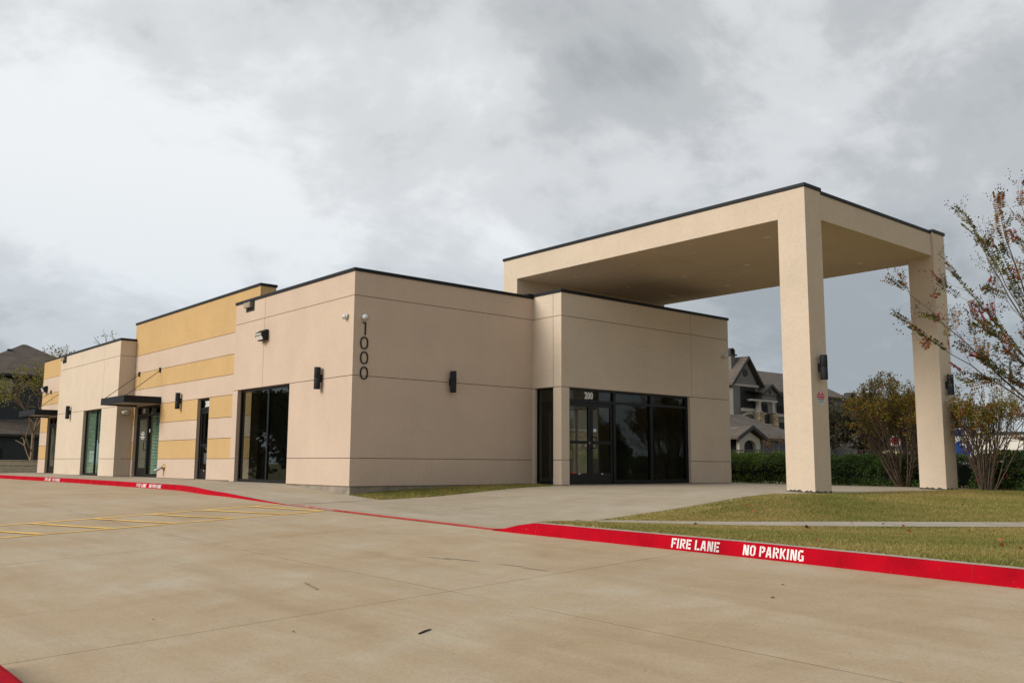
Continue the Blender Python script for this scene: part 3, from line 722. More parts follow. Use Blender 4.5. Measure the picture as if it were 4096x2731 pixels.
d1 = leaf_door('y', Y0 + .025, 5.72, 6.535, 2.08, bld, 'glassc'); d2 = leaf_door('y', Y0 + .025, 6.545, 7.37, 2.08, bld, 'glassc')
pull(d1, 'y', Y0 + .025, 6.50, .92, 1.20, -1); pull(d2, 'y', Y0 + .025, 6.58, .92, 1.20, 1)
MB().box(6.485, 6.515, Y0 + .012, Y0 + .024, 1.03, 1.08).build('lock', M['steel'], d1)
for d, x in ((d1, 6.13), (d2, 6.96)): MB().box(x - .03, x + .03, Y0 + .02, Y0 + .0245, .25, .275).build('sticker', M['print'], d)
MB().box(6.66, 6.755, Y0 + .035, Y0 + .04, 1.34, 1.42).box(6.66, 6.755, Y0 + .0352, Y0 + .04, 1.42, 1.50, 1).build('notice', [M['print'], simple('notice_blue', (.02, .08, .16), .5)], d2)
text_on('200', .165, (6.50, Y0 + .044, 2.195), RX, UZ, M['print'], sf, 'number', .86, .012)
# suite 200 side door in the banded wall
s2 = empty('door_frame', parent=bld); X0 = PX + .10
bars(s2, 'x', X0, [(9.19, 9.235, .012, 2.43), (10.045, 10.09, .012, 2.43)], [(9.235, 10.045, 2.385, 2.43), (9.235, 10.045, 2.10, 2.16)], .08, 'jamb')
pane(s2, 'x', X0 + .04, 9.235, 10.045, 2.16, 2.385, 'glass', 'transom_pane')
d = leaf_door('x', X0 + .02, 9.24, 10.04, 2.09, bld, 'glass', True, .30, mid=1.02)
pull(d, 'x', X0 + .02, 9.30, .92, 1.2, 1); MB().box(X0 + .01, X0 + .0185, 9.61, 9.65, .24, .265).build('sticker', M['print'], d)
text_on('200', .165, (X0 + .034, 9.66, 2.195), RY, UZ, M['print'], s2, 'number', .82, .012)
# suite 100 entrance and the matching far entrance
def suite(y0, y1, num):
    s = empty('door_frame', parent=bld)
    ym = y1 - 1.06
    bars(s, 'x', X0, [(y0, y0 + .05, .012, 2.43), (y1 - .06, y1, .012, 2.43), (ym - .09, ym, .012, 2.43)], [(y0 + .05, ym - .09, 2.385, 2.43), (ym, y1 - .06, 2.385, 2.43), (y0 + .05, ym - .09, 2.09, 2.16), (ym, y1 - .06, 2.10, 2.16), (y0 + .05, ym - .09, .012, .09)], .08, 'jamb')
    pane(s, 'x', X0 + .04, y0 + .05, ym - .09, 2.16, 2.385, 'glass', 'transom_pane'); pane(s, 'x', X0 + .04, ym, y1 - .06, 2.16, 2.385, 'glass', 'transom_pane')
    pane(s, 'x', X0 + .04, y0 + .05, ym - .09, .09, 2.09, 'glassg'); blind(s, X0 + .12, y0 + .04, ym - .08, .10, 2.08)
    d = leaf_door('x', X0 + .02, ym + .01, y1 - .07, 2.09, bld, 'glassc', False, .30)
    MB().box(X0 + .05, X0 + .056, ym + .1, y1 - .16, .3, 1.98).build('door_shade', simple('door_shade', (.16, .145, .115), .8), d)
    pull(d, 'x', X0 + .02, ym + .07, .92, 1.2, 1)
    if num:
        text_on(num, .165, (X0 + .034, (ym + y1) / 2, 2.195), RY, UZ, M['print'], s, 'number', .8, .008)
        for k, t in enumerate((.26, .40, .22, .44, .30)): MB().box(X0 + .0355, X0 + .0375, 15.2 - t / 2, 15.2 + t / 2, 1.52 - .055 * k, 1.545 - .055 * k).build('lettering', M['print'], d)
        MB().box(X0 + .032, X0 + .036, ym - .2, ym - .13, 1.52, 1.63).build('sticker', M['print'], s)
suite(13.255, 15.745, '100'); suite(24.655, 27.195, None)

# ------------------------------------------------------------------ porte-cochere
pc = thing('porte_cochere', 'tall cream stucco drive-through canopy on two square pillars', 'canopy', (9.67, -2.5, -.05))
QX0, QX1, QY0, QY1, QZ0, QZ1 = 6.434, 12.914, -7.427, 2.456, 5.775, 6.372; PWX, PWY = .622, .662
for x in (QX0, QX1 - PWX):
    MB().box(x, x + PWX, QY0, QY0 + PWY, -.10, QZ1).build('pillar', M['stC'], pc)
MB().box(QX0, QX1, QY0 + PWY, QY1, QZ0 + .02, QZ1).build('roof_slab', M['stC'], pc)
MB().box(QX0 + PWX, QX1 - PWX, QY0 + .05, QY0 + PWY, QZ0, QZ1 - .03).build('front_beam', M['stC'], pc)
sx = [QX0, 9.66, QX1]; sy_ = [QY0 + PWY, -2.79, QY1]
for i in range(2):
    for j in range(2): MB().box(sx[i] + (.007 if i else 0), sx[i + 1] - (0 if i else .007), sy_[j] + (.007 if j else 0), sy_[j + 1] - (0 if j else .007), QZ0, QZ0 + .0198).build('soffit_panel', M['stC'], pc)
MB().box(QX0, QX1, QY1 - .60, QY1, 4.36, QZ0 - .0005).build('rear_support', M['stC'], pc)
for x in (7.53, 9.72, 11.72):
    for y in (-5.76, -3.65, -1.55, .55):
        l = MB().lathe([(.085, 0), (.10, .004), (.115, .010), (.115, .014)], (x, y, QZ0 - .012), n=20).build('downlight', M['stC'], pc)
        MB().lathe([(.082, 0), (.082, .003)], (x, y, QZ0 - .0145), n=16).build('lens', M['frost'], l)
def pcop(x0, x1, y0, y1, z, h=.08): MB().bbox(x0, x1, y0, y1, z + .002, z + h, .006).build('coping', M['coping'], pc)
o_ = .028
ysg = [QY0 - o_, -4.6, -1.9, .7, QY1 + o_]
for a, b in zip(ysg[:-1], ysg[1:]): pcop(QX0 - o_, QX0 + PWX + .012, a, b - .003, QZ1); pcop(QX1 - PWX - .012, QX1 + o_, a, b - .003, QZ1)
pcop(QX0 + PWX + .015, 9.6, QY0 + .025, QY0 + .5, QZ1 - .03, .075); pcop(9.603, QX1 - PWX - .015, QY0 + .025, QY0 + .5, QZ1 - .03, .075)
pcop(QX0 + PWX + .015, QX1 - PWX - .015, QY1 - .4, QY1 + o_, QZ1)
for x in (QX0, QX1 - PWX):                                   # ragged grout at the pillar feet
    m = MB(); ring = []
    pts = []
    for a, b in (((x, QY0), (x + PWX, QY0)), ((x + PWX, QY0), (x + PWX, QY0 + PWY)), ((x + PWX, QY0 + PWY), (x, QY0 + PWY)), ((x, QY0 + PWY), (x, QY0))):
        for k in range(14): t = k / 14; pts.append((a[0] + (b[0] - a[0]) * t, a[1] + (b[1] - a[1]) * t))
    cx, cy = x + PWX / 2, QY0 + PWY / 2
    out = lambda p, d: (p[0] + d * (1 if p[0] > cx else -1) * (abs(p[0] - cx) > PWX / 2 - .001), p[1] + d * (1 if p[1] > cy else -1) * (abs(p[1] - cy) > PWY / 2 - .001))
    lo = [(*out(p, .02), -.14) for p in pts]; hi = [(*out(p, .006), float(site(*p)[0]) + .012 + rng.random() * .045) for p in pts]; inn = [(*out(p, -.01), h[2] - .002) for p, h in zip(pts, hi)]
    m.loft([lo, hi, inn], 0, False).build('grout', M['grout'], pc)

# ------------------------------------------------------------------ things fixed to the walls
def wall_lamp(loc, rz, label):
    t = thing('wall_lamp', label, 'lamp', loc, rz, 'cylinder wall lamps')     # local: wall plane y=0, lamp towards -y
    b = MB().lathe([(.060, -.255), (.074, -.255), (.076, -.25), (.076, -.012), (.073, -.008), (.073, .008), (.076, .012), (.076, .25), (.074, .255), (.062, .255), (.06, .20), (.001, .20)], (0, -.112, 0), n=24).build('body', M['lampm'], t, False, True)
    for p in b.data.polygons: p.use_smooth = len(p.vertices) == 4
    MB().box(-.045, .045, -.06, .0, -.085, .085).build('bracket', M['lampm'], t, False, True)
    return t
wall_lamp((0, 1.38, 2.455), -R(90), 'charcoal cylinder lamp between the corner window and the wall camera')
wall_lamp((2.72, 0, 2.45), 0, 'charcoal cylinder lamp on the wall right of the tall number 1000')
wall_lamp((PX, 11.45, 2.44), -R(90), 'charcoal cylinder lamp on the ochre banded wall left of the narrow door')
wall_lamp((0, 21.65, 2.445), -R(90), 'charcoal cylinder lamp on the cream block left of its blinds window')
wall_lamp((6.75, QY0, 2.53), 0, 'charcoal cylinder lamp on the left pillar above the red and white sign')
wall_lamp((12.58, QY0, 2.517), 0, 'charcoal cylinder lamp on the right pillar of the canopy')
def sec_cam(loc, rz, label):
    t = thing('security_camera', label, 'camera', loc, rz, 'white security cameras')
    MB().lathe([(.055, 0), (.058, .02), (.05, .035), (.03, .04)], (0, 0, 0), (0, -1, 0), 18).build('base', M['wht'], t, True, True)
    prof = [(.066 * math.cos(a), .066 * math.sin(a)) for a in np.linspace(-1.5, 1.5, 9)]
    MB().lathe(prof, (0, -.07, -.008), (.2, -.8, -.45), 18).build('ball', M['wht'], t, True, True)
    d = Vector((.45, -.75, -.42)).normalized()
    e = MB(); e.lathe([(.036, 0), (.036, .012), (.03, .014)], Vector((0, -.07, -.008)) + d * .055, d, 14); e.build('eye', M['wht'], t, True, True)
    s = d.cross(Vector((0, 0, 1))).normalized(); uu = s.cross(d)
    for k in (-1, 1): MB().lathe([(.012, 0), (.012, .006)], Vector((0, -.07, -.008)) + d * .067 + uu * .015 * k, d, 10).build('lens', M['lens'], t, True, True)
    return t
sec_cam((0, .25, 3.79), -R(90) - R(50), 'white ball camera on the sunnier wall face just left of the corner')
sec_cam((.255, 0, 3.77), 0, 'white ball camera right above the digit 1')
sec_cam((12.1, YB, 3.75), 0, 'white ball camera at the right end of the entrance bay')
def wall_pack(loc, label):
    t = thing('flood_light', label, 'light', loc, -R(90), 'wall pack flood lights')
    MB().prism([(0, -.13), (0, .13), (-.06, .14), (-.20, .05), (-.20, -.02), (-.13, -.14)], 'x', -.19, .19).build('housing', M['lampm'], t, False, True)
    a = [(-.17, -.207, .035), (.17, -.207, .035), (.17, -.142, -.125), (-.17, -.142, -.125)]
    nrm = Vector((0, -.92, -.38)) * .012
    m = MB(); m.loft([[Vector(p) for p in a], [Vector(p) + nrm for p in a]]); m.build('lens', M['frost'], t, False, True)
    MB().box(-.06, .06, -.17, -.12, -.165, -.14).build('sensor', M['lampm'], t, False, True)
    return t
wall_pack((0, 4.42, 3.78), 'wedge flood light with pale lens on the corner block above the window')
wall_pack((PX, 27.75, 3.76), 'wedge flood light at the far left end above the far awning')
# digits 1000
hn = thing('house_number', 'slim black vertical number 1000 on the wall beside the corner', 'number', (.28, 0, 2.36))
def ring_digit(cx, cz, w, h, th=.028):
    n = 40; m = MB(); sup = lambda t: (math.copysign(abs(math.cos(t)) ** .82, math.cos(t)), math.copysign(abs(math.sin(t)) ** .82, math.sin(t)))
    rr = []
    for (s, y) in ((0, -.004), (0, -.022), (1, -.022), (1, -.004)):
        rr.append([(cx + sup(2 * math.pi * k / n)[0] * (w / 2 - s * th), y, cz + sup(2 * math.pi * k / n)[1] * (h / 2 - s * th)) for k in range(n)])
    m.loft(rr + [rr[0]], 0, False).build('digit', M['blk'], hn)
for cz, cx in ((3.18, .279), (2.845, .288), (2.503, .293)): ring_digit(cx, cz, .205, .285)
MB().prism([(.285, 3.36), (.315, 3.36), (.315, 3.652), (.225, 3.652), (.225, 3.628), (.285, 3.628)], 'y', -.022, -.004).build('digit', M['blk'], hn)
# overflow scuppers
for y0, y1, lb in ((5.14, 5.64, 'corner block'), (22.72, 23.24, 'cream block')):
    t = thing('roof_scupper', 'small metal roof scupper under the coping of the %s' % lb, 'scupper', (0, (y0 + y1) / 2, 4.53))
    MB().box(-.012, -.001, y0, y1, 4.53, 4.79).build('plate', M['lampm'], t)
    MB().box(-.10, -.013, y0 + .10, y1 - .02, 4.63, 4.77).build('spout', M['found'], t)
# awnings with tie rods
def awning(y0, y1, label, rods):
    t = thing('awning', label, 'awning', (PX, (y0 + y1) / 2, 2.43), 0, 'flat metal awnings over the doors'); xf = -.66; z0, z1 = 2.435, 2.665; wl = PX - .002
    m = MB(); m.box(xf, xf + .05, y0, y1, z0, z1).box(xf + .05, wl, y0, y0 + .05, z0, z1).box(xf + .05, wl, y1 - .05, y1, z0, z1); m.build('fascia', M['coping'], t)
    MB().box(xf + .05, wl, y0 + .05, y1 - .05, z0 + .05, z0 + .09).build('deck', M['kerbc'], t)
    for yw, yc in rods:
        r = MB().tube((wl, yw, 3.58), (xf + .06, yc, z1 - .02), .011, n=8).build('tie_rod', M['iron'], t)
        MB().box(wl - .05, wl, yw - .035, yw + .035, 3.50, 3.66).build('bracket', M['iron'], r)
awning(13.22, 15.62, 'flat black awning over the suite 100 door', ((13.42, 13.30), (15.45, 15.5)))
awning(24.4, 27.1, 'flat black awning over the far left entrance', ((24.6, 24.5), (26.9, 27.0)))
# bulkhead light under the first awning
t = thing('bulkhead_light', 'oval bulkhead light on the cream side wall under the near awning', 'light', (.30, 15.96, 2.23))
MB().lathe([(.17, 0), (.17, .03), (.15, .05)], (.30, 15.955, 2.23), (0, -1, 0), 20).build('base', M['brass'], t)
MB().lathe([(.15, .05), (.13, .09), (.07, .115), (.01, .12)], (.30, 15.954, 2.23), (0, -1, 0), 20).build('lens', M['frost'], t, True)
for ch in t.children: ch.scale = (1, 1, .55)
# brass hose connection
t = thing('hose_connection', 'weathered brass hose connection low on the banded wall by suite 100', 'valve', (PX, 12.62, .30))
MB().lathe([(.115, 0), (.115, .012), (.085, .025), (.05, .04), (.045, .10)], (PX - .001, 12.62, .33), (-1, 0, 0), 20).build('flange', M['brass'], t, True)
MB().tube((PX - .09, 12.62, .33), (PX - .22, 12.70, .24), .045, .05, 12).tube((PX - .22, 12.70, .24), (PX - .25, 12.72, .22), .058, .058, 12).build('nozzle', M['steel'], t)
# octagon no-trespassing sign on the left pillar
t = thing('warning_sign', 'octagonal red and white no trespassing sign on the left pillar', 'sign', (6.765, QY0, 1.9))
R8 = .158; oc = [(6.765 + R8 * math.cos(R(22.5 + 45 * k)), 1.896 + R8 * math.sin(R(22.5 + 45 * k))) for k in range(8)]
MB().prism(oc, 'y', QY0 - .006, QY0 - .001).build('plate', M['wht'], t)
cl = lambda z: [p for p in oc if p[1] > z]
zc = 1.893; xs_ = max(p[0] for p in oc); xn_ = min(p[0] for p in oc)
top = sorted([p for p in oc if p[1] > zc], key=lambda p: math.atan2(p[1] - 1.896, p[0] - 6.765))
k_ = .955; sh = lambda p: (6.765 + (p[0] - 6.765) * k_, QY0 - .0075, 1.896 + (p[1] - 1.896) * k_)
MB().face([sh(p) for p in [(xs_, zc)] + top + [(xn_, zc)]]).build('red_field', simple('sign_red', (.55, .006, .015), .4, 0, .05), t)
text_on('NO', .040, (6.765, QY0 - .009, 1.985), RX, UZ, M['print'], t, offset=.004)
text_on('TRESPASSING', .030, (6.765, QY0 - .009, 1.930), RX, UZ, M['print'], t, squeeze=.95)
text_on('PRIVATE PROPERTY', .022, (6.765, QY0 - .009, 1.858), RX, UZ, M['blk'], t, squeeze=.86, offset=.001)
text_on('VIOLATORS WILL BE', .019, (6.765, QY0 - .009, 1.822), RX, UZ, M['lampm'], t, squeeze=.8)
text_on('PROSECUTED', .019, (6.765, QY0 - .009, 1.792), RX, UZ, M['blk'], t, squeeze=.85)
# ------------------------------------------------------------------ vegetation helpers
def vrand(n): v = nrng.normal(size=(n, 3)); return v / np.linalg.norm(v, axis=1)[:, None]
def leaf_mesh(name, P, D, S, C, parent, wid=.42, mat='leaf', droop=.15):
    P = np.asarray(P, float); D = np.asarray(D, float); S = np.asarray(S, float)[:, None]; n = len(P)
    D = D / np.linalg.norm(D, axis=1)[:, None]; q = np.cross(D, vrand(n)); q /= np.linalg.norm(q, axis=1)[:, None] + 1e-9
    nr = np.cross(D, q)
    V = np.empty((n * 4, 3)); V[0::4] = P; V[1::4] = P + D * S * .5 + q * S * wid * .5 + nr * S * .06; V[2::4] = P + D * S - nr * S * droop; V[3::4] = P + D * S * .5 - q * S * wid * .5 + nr * S * .06
    return mesh_np(name, V, np.arange(n * 4).reshape(n, 4), M[mat], parent, col=np.repeat(np.asarray(C, float), 4, 0))
def seg_mesh(name, segs, mat, parent, n=5):
    S = np.array([(*a, *b, ra, rb) for a, b, ra, rb in segs], float)
    A0 = S[:, 0:3]; B0 = S[:, 3:6]; d = B0 - A0; d /= np.linalg.norm(d, axis=1)[:, None] + 1e-9
    ref = np.where(np.abs(d[:, 2:3]) > .9, np.array([[1., 0, 0]]), np.array([[0, 0, 1.]])); a = np.cross(d, ref); a /= np.linalg.norm(a, axis=1)[:, None]; b = np.cross(d, a)
    m = len(S); V = np.empty((m, 2 * n, 3))
    for k in range(n):
        t = 2 * math.pi * k / n; o = a * math.cos(t) + b * math.sin(t)
        V[:, k] = A0 + o * S[:, 6:7]; V[:, n + k] = B0 + o * S[:, 7:8]
    base = (np.arange(m) * 2 * n)[:, None, None]
    F = np.array([[k, (k + 1) % n, n + (k + 1) % n, n + k] for k in range(n)])[None] + base
    return mesh_np(name, V.reshape(-1, 3), F.reshape(-1, 4), M[mat], parent)
def rdir(d, ang, rg):
    d = d.normalized(); a = d.orthogonal().normalized(); a.rotate(Matrix.Rotation(rg.uniform(0, 2 * math.pi), 3, d)); return (d * math.cos(ang) + a * math.sin(ang)).normalized()
def grow(rg, p, d, ln, r, lvl, segs, twigs, up=.12, wob=.16, kids=(2, 3), ang=(.25, .6), shrink=.72, ns=3, rs=.62, side=.0):
    p = Vector(p); d = Vector(d).normalized(); r1 = r * rs
    for i in range(ns):
        d = (d + Vector((rg.gauss(0, wob), rg.gauss(0, wob), rg.gauss(0, wob) + up)) * (1. / ns) * 1.6).normalized()
        q = p + d * ln / ns; ra = r + (r1 - r) * i / ns; rb = r + (r1 - r) * (i + 1) / ns
        segs.append((tuple(p), tuple(q), ra, rb)); p = q
        if lvl <= 1: twigs.append((p.copy(), d.copy(), lvl))
        if side and lvl > 0 and rg.random() < side: grow(rg, p, rdir(d, rg.uniform(.5, 1.0), rg), ln * .5, rb * .5, min(lvl - 1, 1), segs, twigs, up, wob, kids, ang, shrink, 2, rs, 0)
    if lvl == 0: return
    for k in range(rg.randint(*kids)): grow(rg, p, rdir(d, rg.uniform(*ang), rg), ln * shrink * rg.uniform(.8, 1.15), r1 * rg.uniform(.7, .95), lvl - 1, segs, twigs, up, wob, kids, ang, shrink, ns, rs, side)
def pal(cols, n, jit=.22):
    c = np.array(cols)[nrng.integers(0, len(cols), n)]; return c * nrng.uniform(1 - jit, 1 + jit, n)[:, None]
def twig_leaves(twigs, per, size, spread, cols, keep=lambda p, l: True, rg=rng, up=.2):
    P = []; D = []
    for p, d, l in twigs:
        if not keep(p, l): continue
        for k in range(per if isinstance(per, int) else rg.randint(*per)):
            v = Vector((rg.gauss(0, 1), rg.gauss(0, 1), rg.gauss(0, 1))).normalized()
            P.append(p + v * spread * rg.random()); D.append(v + d * .6 + Vector((0, 0, up)))
    n = len(P)
    return np.array([tuple(x) for x in P]).reshape(-1, 3), np.array([tuple(x) for x in D]).reshape(-1, 3), nrng.uniform(.7, 1.25, n) * size, pal(cols, n)

# ------------------------------------------------------------------ hedges
def hedge(label, path, width, hgt, n, cols, leaf=.055, skirt=-.04, gap=None):
    path = np.array(path, float); base = path.mean(0)
    t = thing('hedge', label, 'hedge', (base[0], base[1], float(site(*base)[0])), 0, 'clipped hedges beyond the canopy')
    d = np.r_[0, np.cumsum(np.linalg.norm(np.diff(path, axis=0), axis=1))]
    s = nrng.uniform(0, d[-1], n); c = np.c_[np.interp(s, d, path[:, 0]), np.interp(s, d, path[:, 1])]
    e = np.c_[np.interp(s + .01, d, path[:, 0]), np.interp(s + .01, d, path[:, 1])] - np.c_[np.interp(s - .01, d, path[:, 0]), np.interp(s - .01, d, path[:, 1])]
    e /= np.linalg.norm(e, axis=1)[:, None] + 1e-9; q = np.c_[-e[:, 1], e[:, 0]]
    a = nrng.uniform(-.15 * math.pi, 1.15 * math.pi, n)                       # angle round the section
    sup = lambda v: np.sign(v) * np.abs(v) ** .55
    bumpy = 1 + .10 * np.sin(s * 3.1 + 2 * a) + .07 * np.sin(s * 7.3 - 3 * a) + .05 * np.sin(s * 13 + 5 * a)
    rad = bumpy * nrng.uniform(.80, 1.04, n)
    off = sup(np.cos(a)) * width / 2 * rad; zz = skirt + (hgt - skirt) * np.clip(.42 + .58 * sup(np.sin(a)) * rad, 0, 1.25)
    z0 = site(c[:, 0], c[:, 1]); P = np.c_[c + q * off[:, None], z0 + zz]
    nrm = np.c_[q * np.cos(a)[:, None], np.sin(a)] + vrand(n) * .9
    C = pal(cols, n, .3) * (1 + .25 * (np.sin(s * 4.2 + a * 2) > .2))[:, None]
    leaf_mesh('foliage', P, nrm, nrng.uniform(.7, 1.3, n) * leaf, C, t, .6)
    # solid core with the hedge's inner shade put into its colour, then stems
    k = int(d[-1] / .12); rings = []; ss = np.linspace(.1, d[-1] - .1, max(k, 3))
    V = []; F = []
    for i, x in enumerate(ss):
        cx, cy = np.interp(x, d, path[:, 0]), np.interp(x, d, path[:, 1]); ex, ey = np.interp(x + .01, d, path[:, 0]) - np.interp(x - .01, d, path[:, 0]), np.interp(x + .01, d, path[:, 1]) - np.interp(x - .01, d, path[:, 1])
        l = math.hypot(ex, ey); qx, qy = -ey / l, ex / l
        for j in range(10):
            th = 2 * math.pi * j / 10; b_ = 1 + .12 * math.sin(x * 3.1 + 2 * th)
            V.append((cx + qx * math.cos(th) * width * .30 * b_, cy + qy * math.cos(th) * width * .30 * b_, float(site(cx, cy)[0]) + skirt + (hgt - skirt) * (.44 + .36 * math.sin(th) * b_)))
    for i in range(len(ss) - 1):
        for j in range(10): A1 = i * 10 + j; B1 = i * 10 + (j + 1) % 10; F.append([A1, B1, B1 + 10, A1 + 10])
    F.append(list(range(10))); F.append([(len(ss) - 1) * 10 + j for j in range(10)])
    mesh_np('dark_core', V, F, simple('hedge_core_shade', (.010, .016, .006), .95), t)
    sg = []
    for i in range(int(d[-1] / .28)):
        x = rng.uniform(0, d[-1]); cx, cy = float(np.interp(x, d, path[:, 0])), float(np.interp(x, d, path[:, 1])); z_ = float(site(cx, cy)[0])
        sg.append(((cx + rng.uniform(-.1, .1), cy + rng.uniform(-.1, .1), z_ - .02), (cx + rng.uniform(-.25, .25), cy + rng.uniform(-.25, .25), z_ + hgt * .5), .022, .012))
    seg_mesh('stems', sg, 'bark2', t)
    return t
GR = [(.085, .155, .036), (.055, .105, .030), (.13, .205, .048), (.070, .12, .038)]
GR2 = [(.17, .26, .045), (.11, .185, .038), (.23, .31, .06), (.08, .13, .034)]
hedge('bright green clipped hedge just right of the entrance bay', [(16.2, 6.2), (15.75, 2.0), (15.45, -1.0), (15.35, -1.9)], 1.15, .92, 26000, GR2)
hedge('dark green hedge between the two canopy pillars', [(15.6, -2.3), (15.4, -4.5), (14.9, -6.9)], 1.15, .84, 26000, GR)
hedge('dark green hedge at the right picture edge behind the bare shrub', [(15.1, -7.35), (14.5, -8.4), (14.0, -9.6), (13.8, -11)], 1.3, .92, 28000, GR)
hedge('small dark leafy shrub just right of the right pillar', [(17.3, -6.2), (17.5, -6.75)], .7, .70, 3600, GR, .075)

# ------------------------------------------------------------------ crepe myrtles
OL = [(.29, .27, .040), (.36, .27, .045), (.19, .20, .035), (.38, .25, .04), (.40, .19, .035), (.13, .145, .028)]
RD = [(.34, .10, .025), (.36, .035, .02), (.30, .16, .03)]
def myrtle_shrub(label, loc, hgt, spread, stems, seed, lean=(0, 0), dens=1., side=.25, leafn=(2, 4)):
    rg = random.Random(seed); t = thing('crepe_myrtle', label, 'shrub', loc, 0, 'bare multi-stem crepe myrtles'); segs = []; tw = []
    for k in range(stems):
        a = rg.uniform(0, 2 * math.pi); s = rg.random() ** .6 * spread
        b = Vector(loc) + Vector((math.cos(a) * .22 * rg.random() ** .5, math.sin(a) * .22 * rg.random() ** .5, -.03))
        d = Vector((math.cos(a) * s + lean[0], math.sin(a) * s + lean[1], 1.0))
        grow(rg, b, d, hgt * rg.uniform(.36, .46), rg.uniform(.014, .026), 3, segs, tw, .10, .13, (2, 3), (.16, .46), .60, 4, .68, side)
    seg_mesh('stems', segs, 'bark3', t, 4)
    z1 = loc[2] + hgt
    cl_ = lambda p: .35 + 1.1 * max(0, math.sin(p.x * 3.1 + p.z * 2.3) * math.sin(p.y * 3.7 - p.z * 1.9) + .25 * math.sin(p.z * 7 + p.y * 5))
    keep = lambda p, l: rg.random() < (.10 + .62 * max(0, (p.z - loc[2]) / hgt - .35)) * dens * cl_(p)
    P, D, S, C = twig_leaves(tw, leafn, .062, .07, OL, keep, rg)
    leaf_mesh('leaves', P, D, S, C, t, .5)
    keep = lambda p, l: rg.random() < .03
    P, D, S, C = twig_leaves(tw, (3, 6), .06, .09, RD, keep, rg)
    if len(P): leaf_mesh('red_leaves', P, D, S, C, t, .5)
    return t
myrtle_shrub('wide brown crepe myrtle shrub between the canopy pillars', (14.75, -5.12, -.07), 3.1, .60, 54, 5, (-.01, .02), 2.1, .5, (4, 7))
myrtle_shrub('bare crepe myrtle with tan stems right of the right pillar', (13.15, -7.98, -.09), 2.7, .46, 30, 9, (.06, -.05), 1.4, .3, (3, 6))
# the nearer tree whose branches reach in from the right edge
rg = random.Random(23)
t = thing('crepe_myrtle', 'near crepe myrtle reaching in at the right edge with red and olive leaves', 'tree', (2.75, -14.35, -.38), 0, 'bare multi-stem crepe myrtles')
NT = [(.15, .135, .025), (.10, .105, .022), (.18, .12, .025), (.12, .12, .022), (.085, .09, .02), (.16, .085, .025), (.26, .08, .025), (.24, .03, .02), (.27, .13, .03)]
segs = []; tw = []
base = Vector((2.75, -14.1, -.42)); lt = Vector((-.76, .65, 0))
for k in range(3):
    a = k * 2.1 + .5 + rg.random() * .6; b = base + Vector((math.cos(a), math.sin(a), 0)) * .11
    d = Vector((math.cos(a) * .3, math.sin(a) * .3, 1)) + lt * rg.uniform(-.1, .4)
    grow(rg, b, d, .95, .034, 3, segs, tw, .05, .12, (2, 3), (.25, .60), .66, 4, .66, .18)
sprays = []
for k, tgt in enumerate(((.31, -12.42, 2.66), (.34, -12.49, 2.19), (1.12, -12.87, 3.58), (.87, -13.13, 3.23), (1.68, -12.99, 3.76), (1.56, -13.3, 3.86), (1.3, -13.0, 1.75), (1.26, -12.62, 2.93), (1.31, -12.97, 2.41), (2.29, -13.04, 3.35), (1.26, -13.49, 3.42), (1.1, -12.95, 2.25), (1.5, -13.2, 2.7), (1.35, -13.1, 3.2))):
    F0 = Vector((2.45, -13.75, .75)) + Vector((rg.uniform(-.1, .1), rg.uniform(-.1, .1), rg.uniform(-.1, .45))); T0 = Vector(tgt) + Vector((.09, -.08, -.06))
    mid_ = (F0 + T0) / 2 + Vector((rg.uniform(-.12, .12), rg.uniform(-.12, .12), rg.uniform(-.22, .02))); pv = F0; ns_ = 11; r0 = rg.uniform(.016, .026)
    for i in range(1, ns_ + 1):
        u_ = i / ns_; q = F0 * (1 - u_) ** 2 + mid_ * 2 * u_ * (1 - u_) + T0 * u_ * u_ + Vector((rg.gauss(0, .012), rg.gauss(0, .012), rg.gauss(0, .012)))
        ra = r0 * (1 - .86 * (i - 1) / ns_); rb = r0 * (1 - .86 * i / ns_); segs.append((tuple(pv), tuple(q), ra, rb)); dd = (q - pv).normalized()
        if i > 3 and i < ns_:
            for _ in range(rg.choice((0, 1, 1))): grow(rg, q, rdir(dd, rg.uniform(.3, .9), rg), rg.uniform(.16, .38), rb * .5, rg.choice((1, 1, 2)), segs, tw, .06, .18, (2, 3), (.25, .6), .7, 3, .62, .15)
        pv = q
    sprays.append((T0, dd))
    for _ in range(3): grow(rg, T0, rdir(dd, rg.uniform(.1, .5), rg), .18, .003, 1, segs, tw, .1, .15, (2, 3), (.25, .6), .7, 3, .62, 0)
segs.append((tuple(base), (2.5, -13.8, .8), .06, .035))
segs.append((tuple(base + Vector((0, 0, .2))), tuple(base + Vector((0, 0, 1.75)) + lt * .35), .05, .03))
seg_mesh('branches', segs, 'bark3', t, 5)
ends = [x for x in tw if x[2] == 0]
P = []; D = []; S = []; C = []
for p, d, l in tw:                                            # opposite leaves along some twigs
    if rg.random() < .11:
        colr = rg.choice(NT); nn = rg.randint(4, 9)
        sd = d.orthogonal().normalized(); sd.rotate(Matrix.Rotation(rg.uniform(0, 6.28), 3, d))
        for i in range(nn):
            c = p + d * (.028 * i) - d * .1
            for sg_ in (-1, 1):
                P.append(tuple(c)); D.append(tuple(sd * sg_ + d * .45 + Vector((0, 0, -.12)))); S.append(rg.uniform(.042, .066)); j = rg.uniform(.7, 1.25); C.append(tuple(x * j for x in colr))
for p, d in sprays:
    if rg.random() < .75:
        colr = rg.choice(NT[:6]); sd = d.cross(Vector((0, 0, 1))).normalized()
        for i in range(17):
            c = p + d * (.032 * (i - 13))
            for sg_ in (-1, 1): P.append(tuple(c)); D.append(tuple(sd * sg_ + d * .5 + Vector((0, 0, -.15)))); S.append(rg.uniform(.06, .088)); j = rg.uniform(.6, 1.2); C.append(tuple(x * j for x in colr))
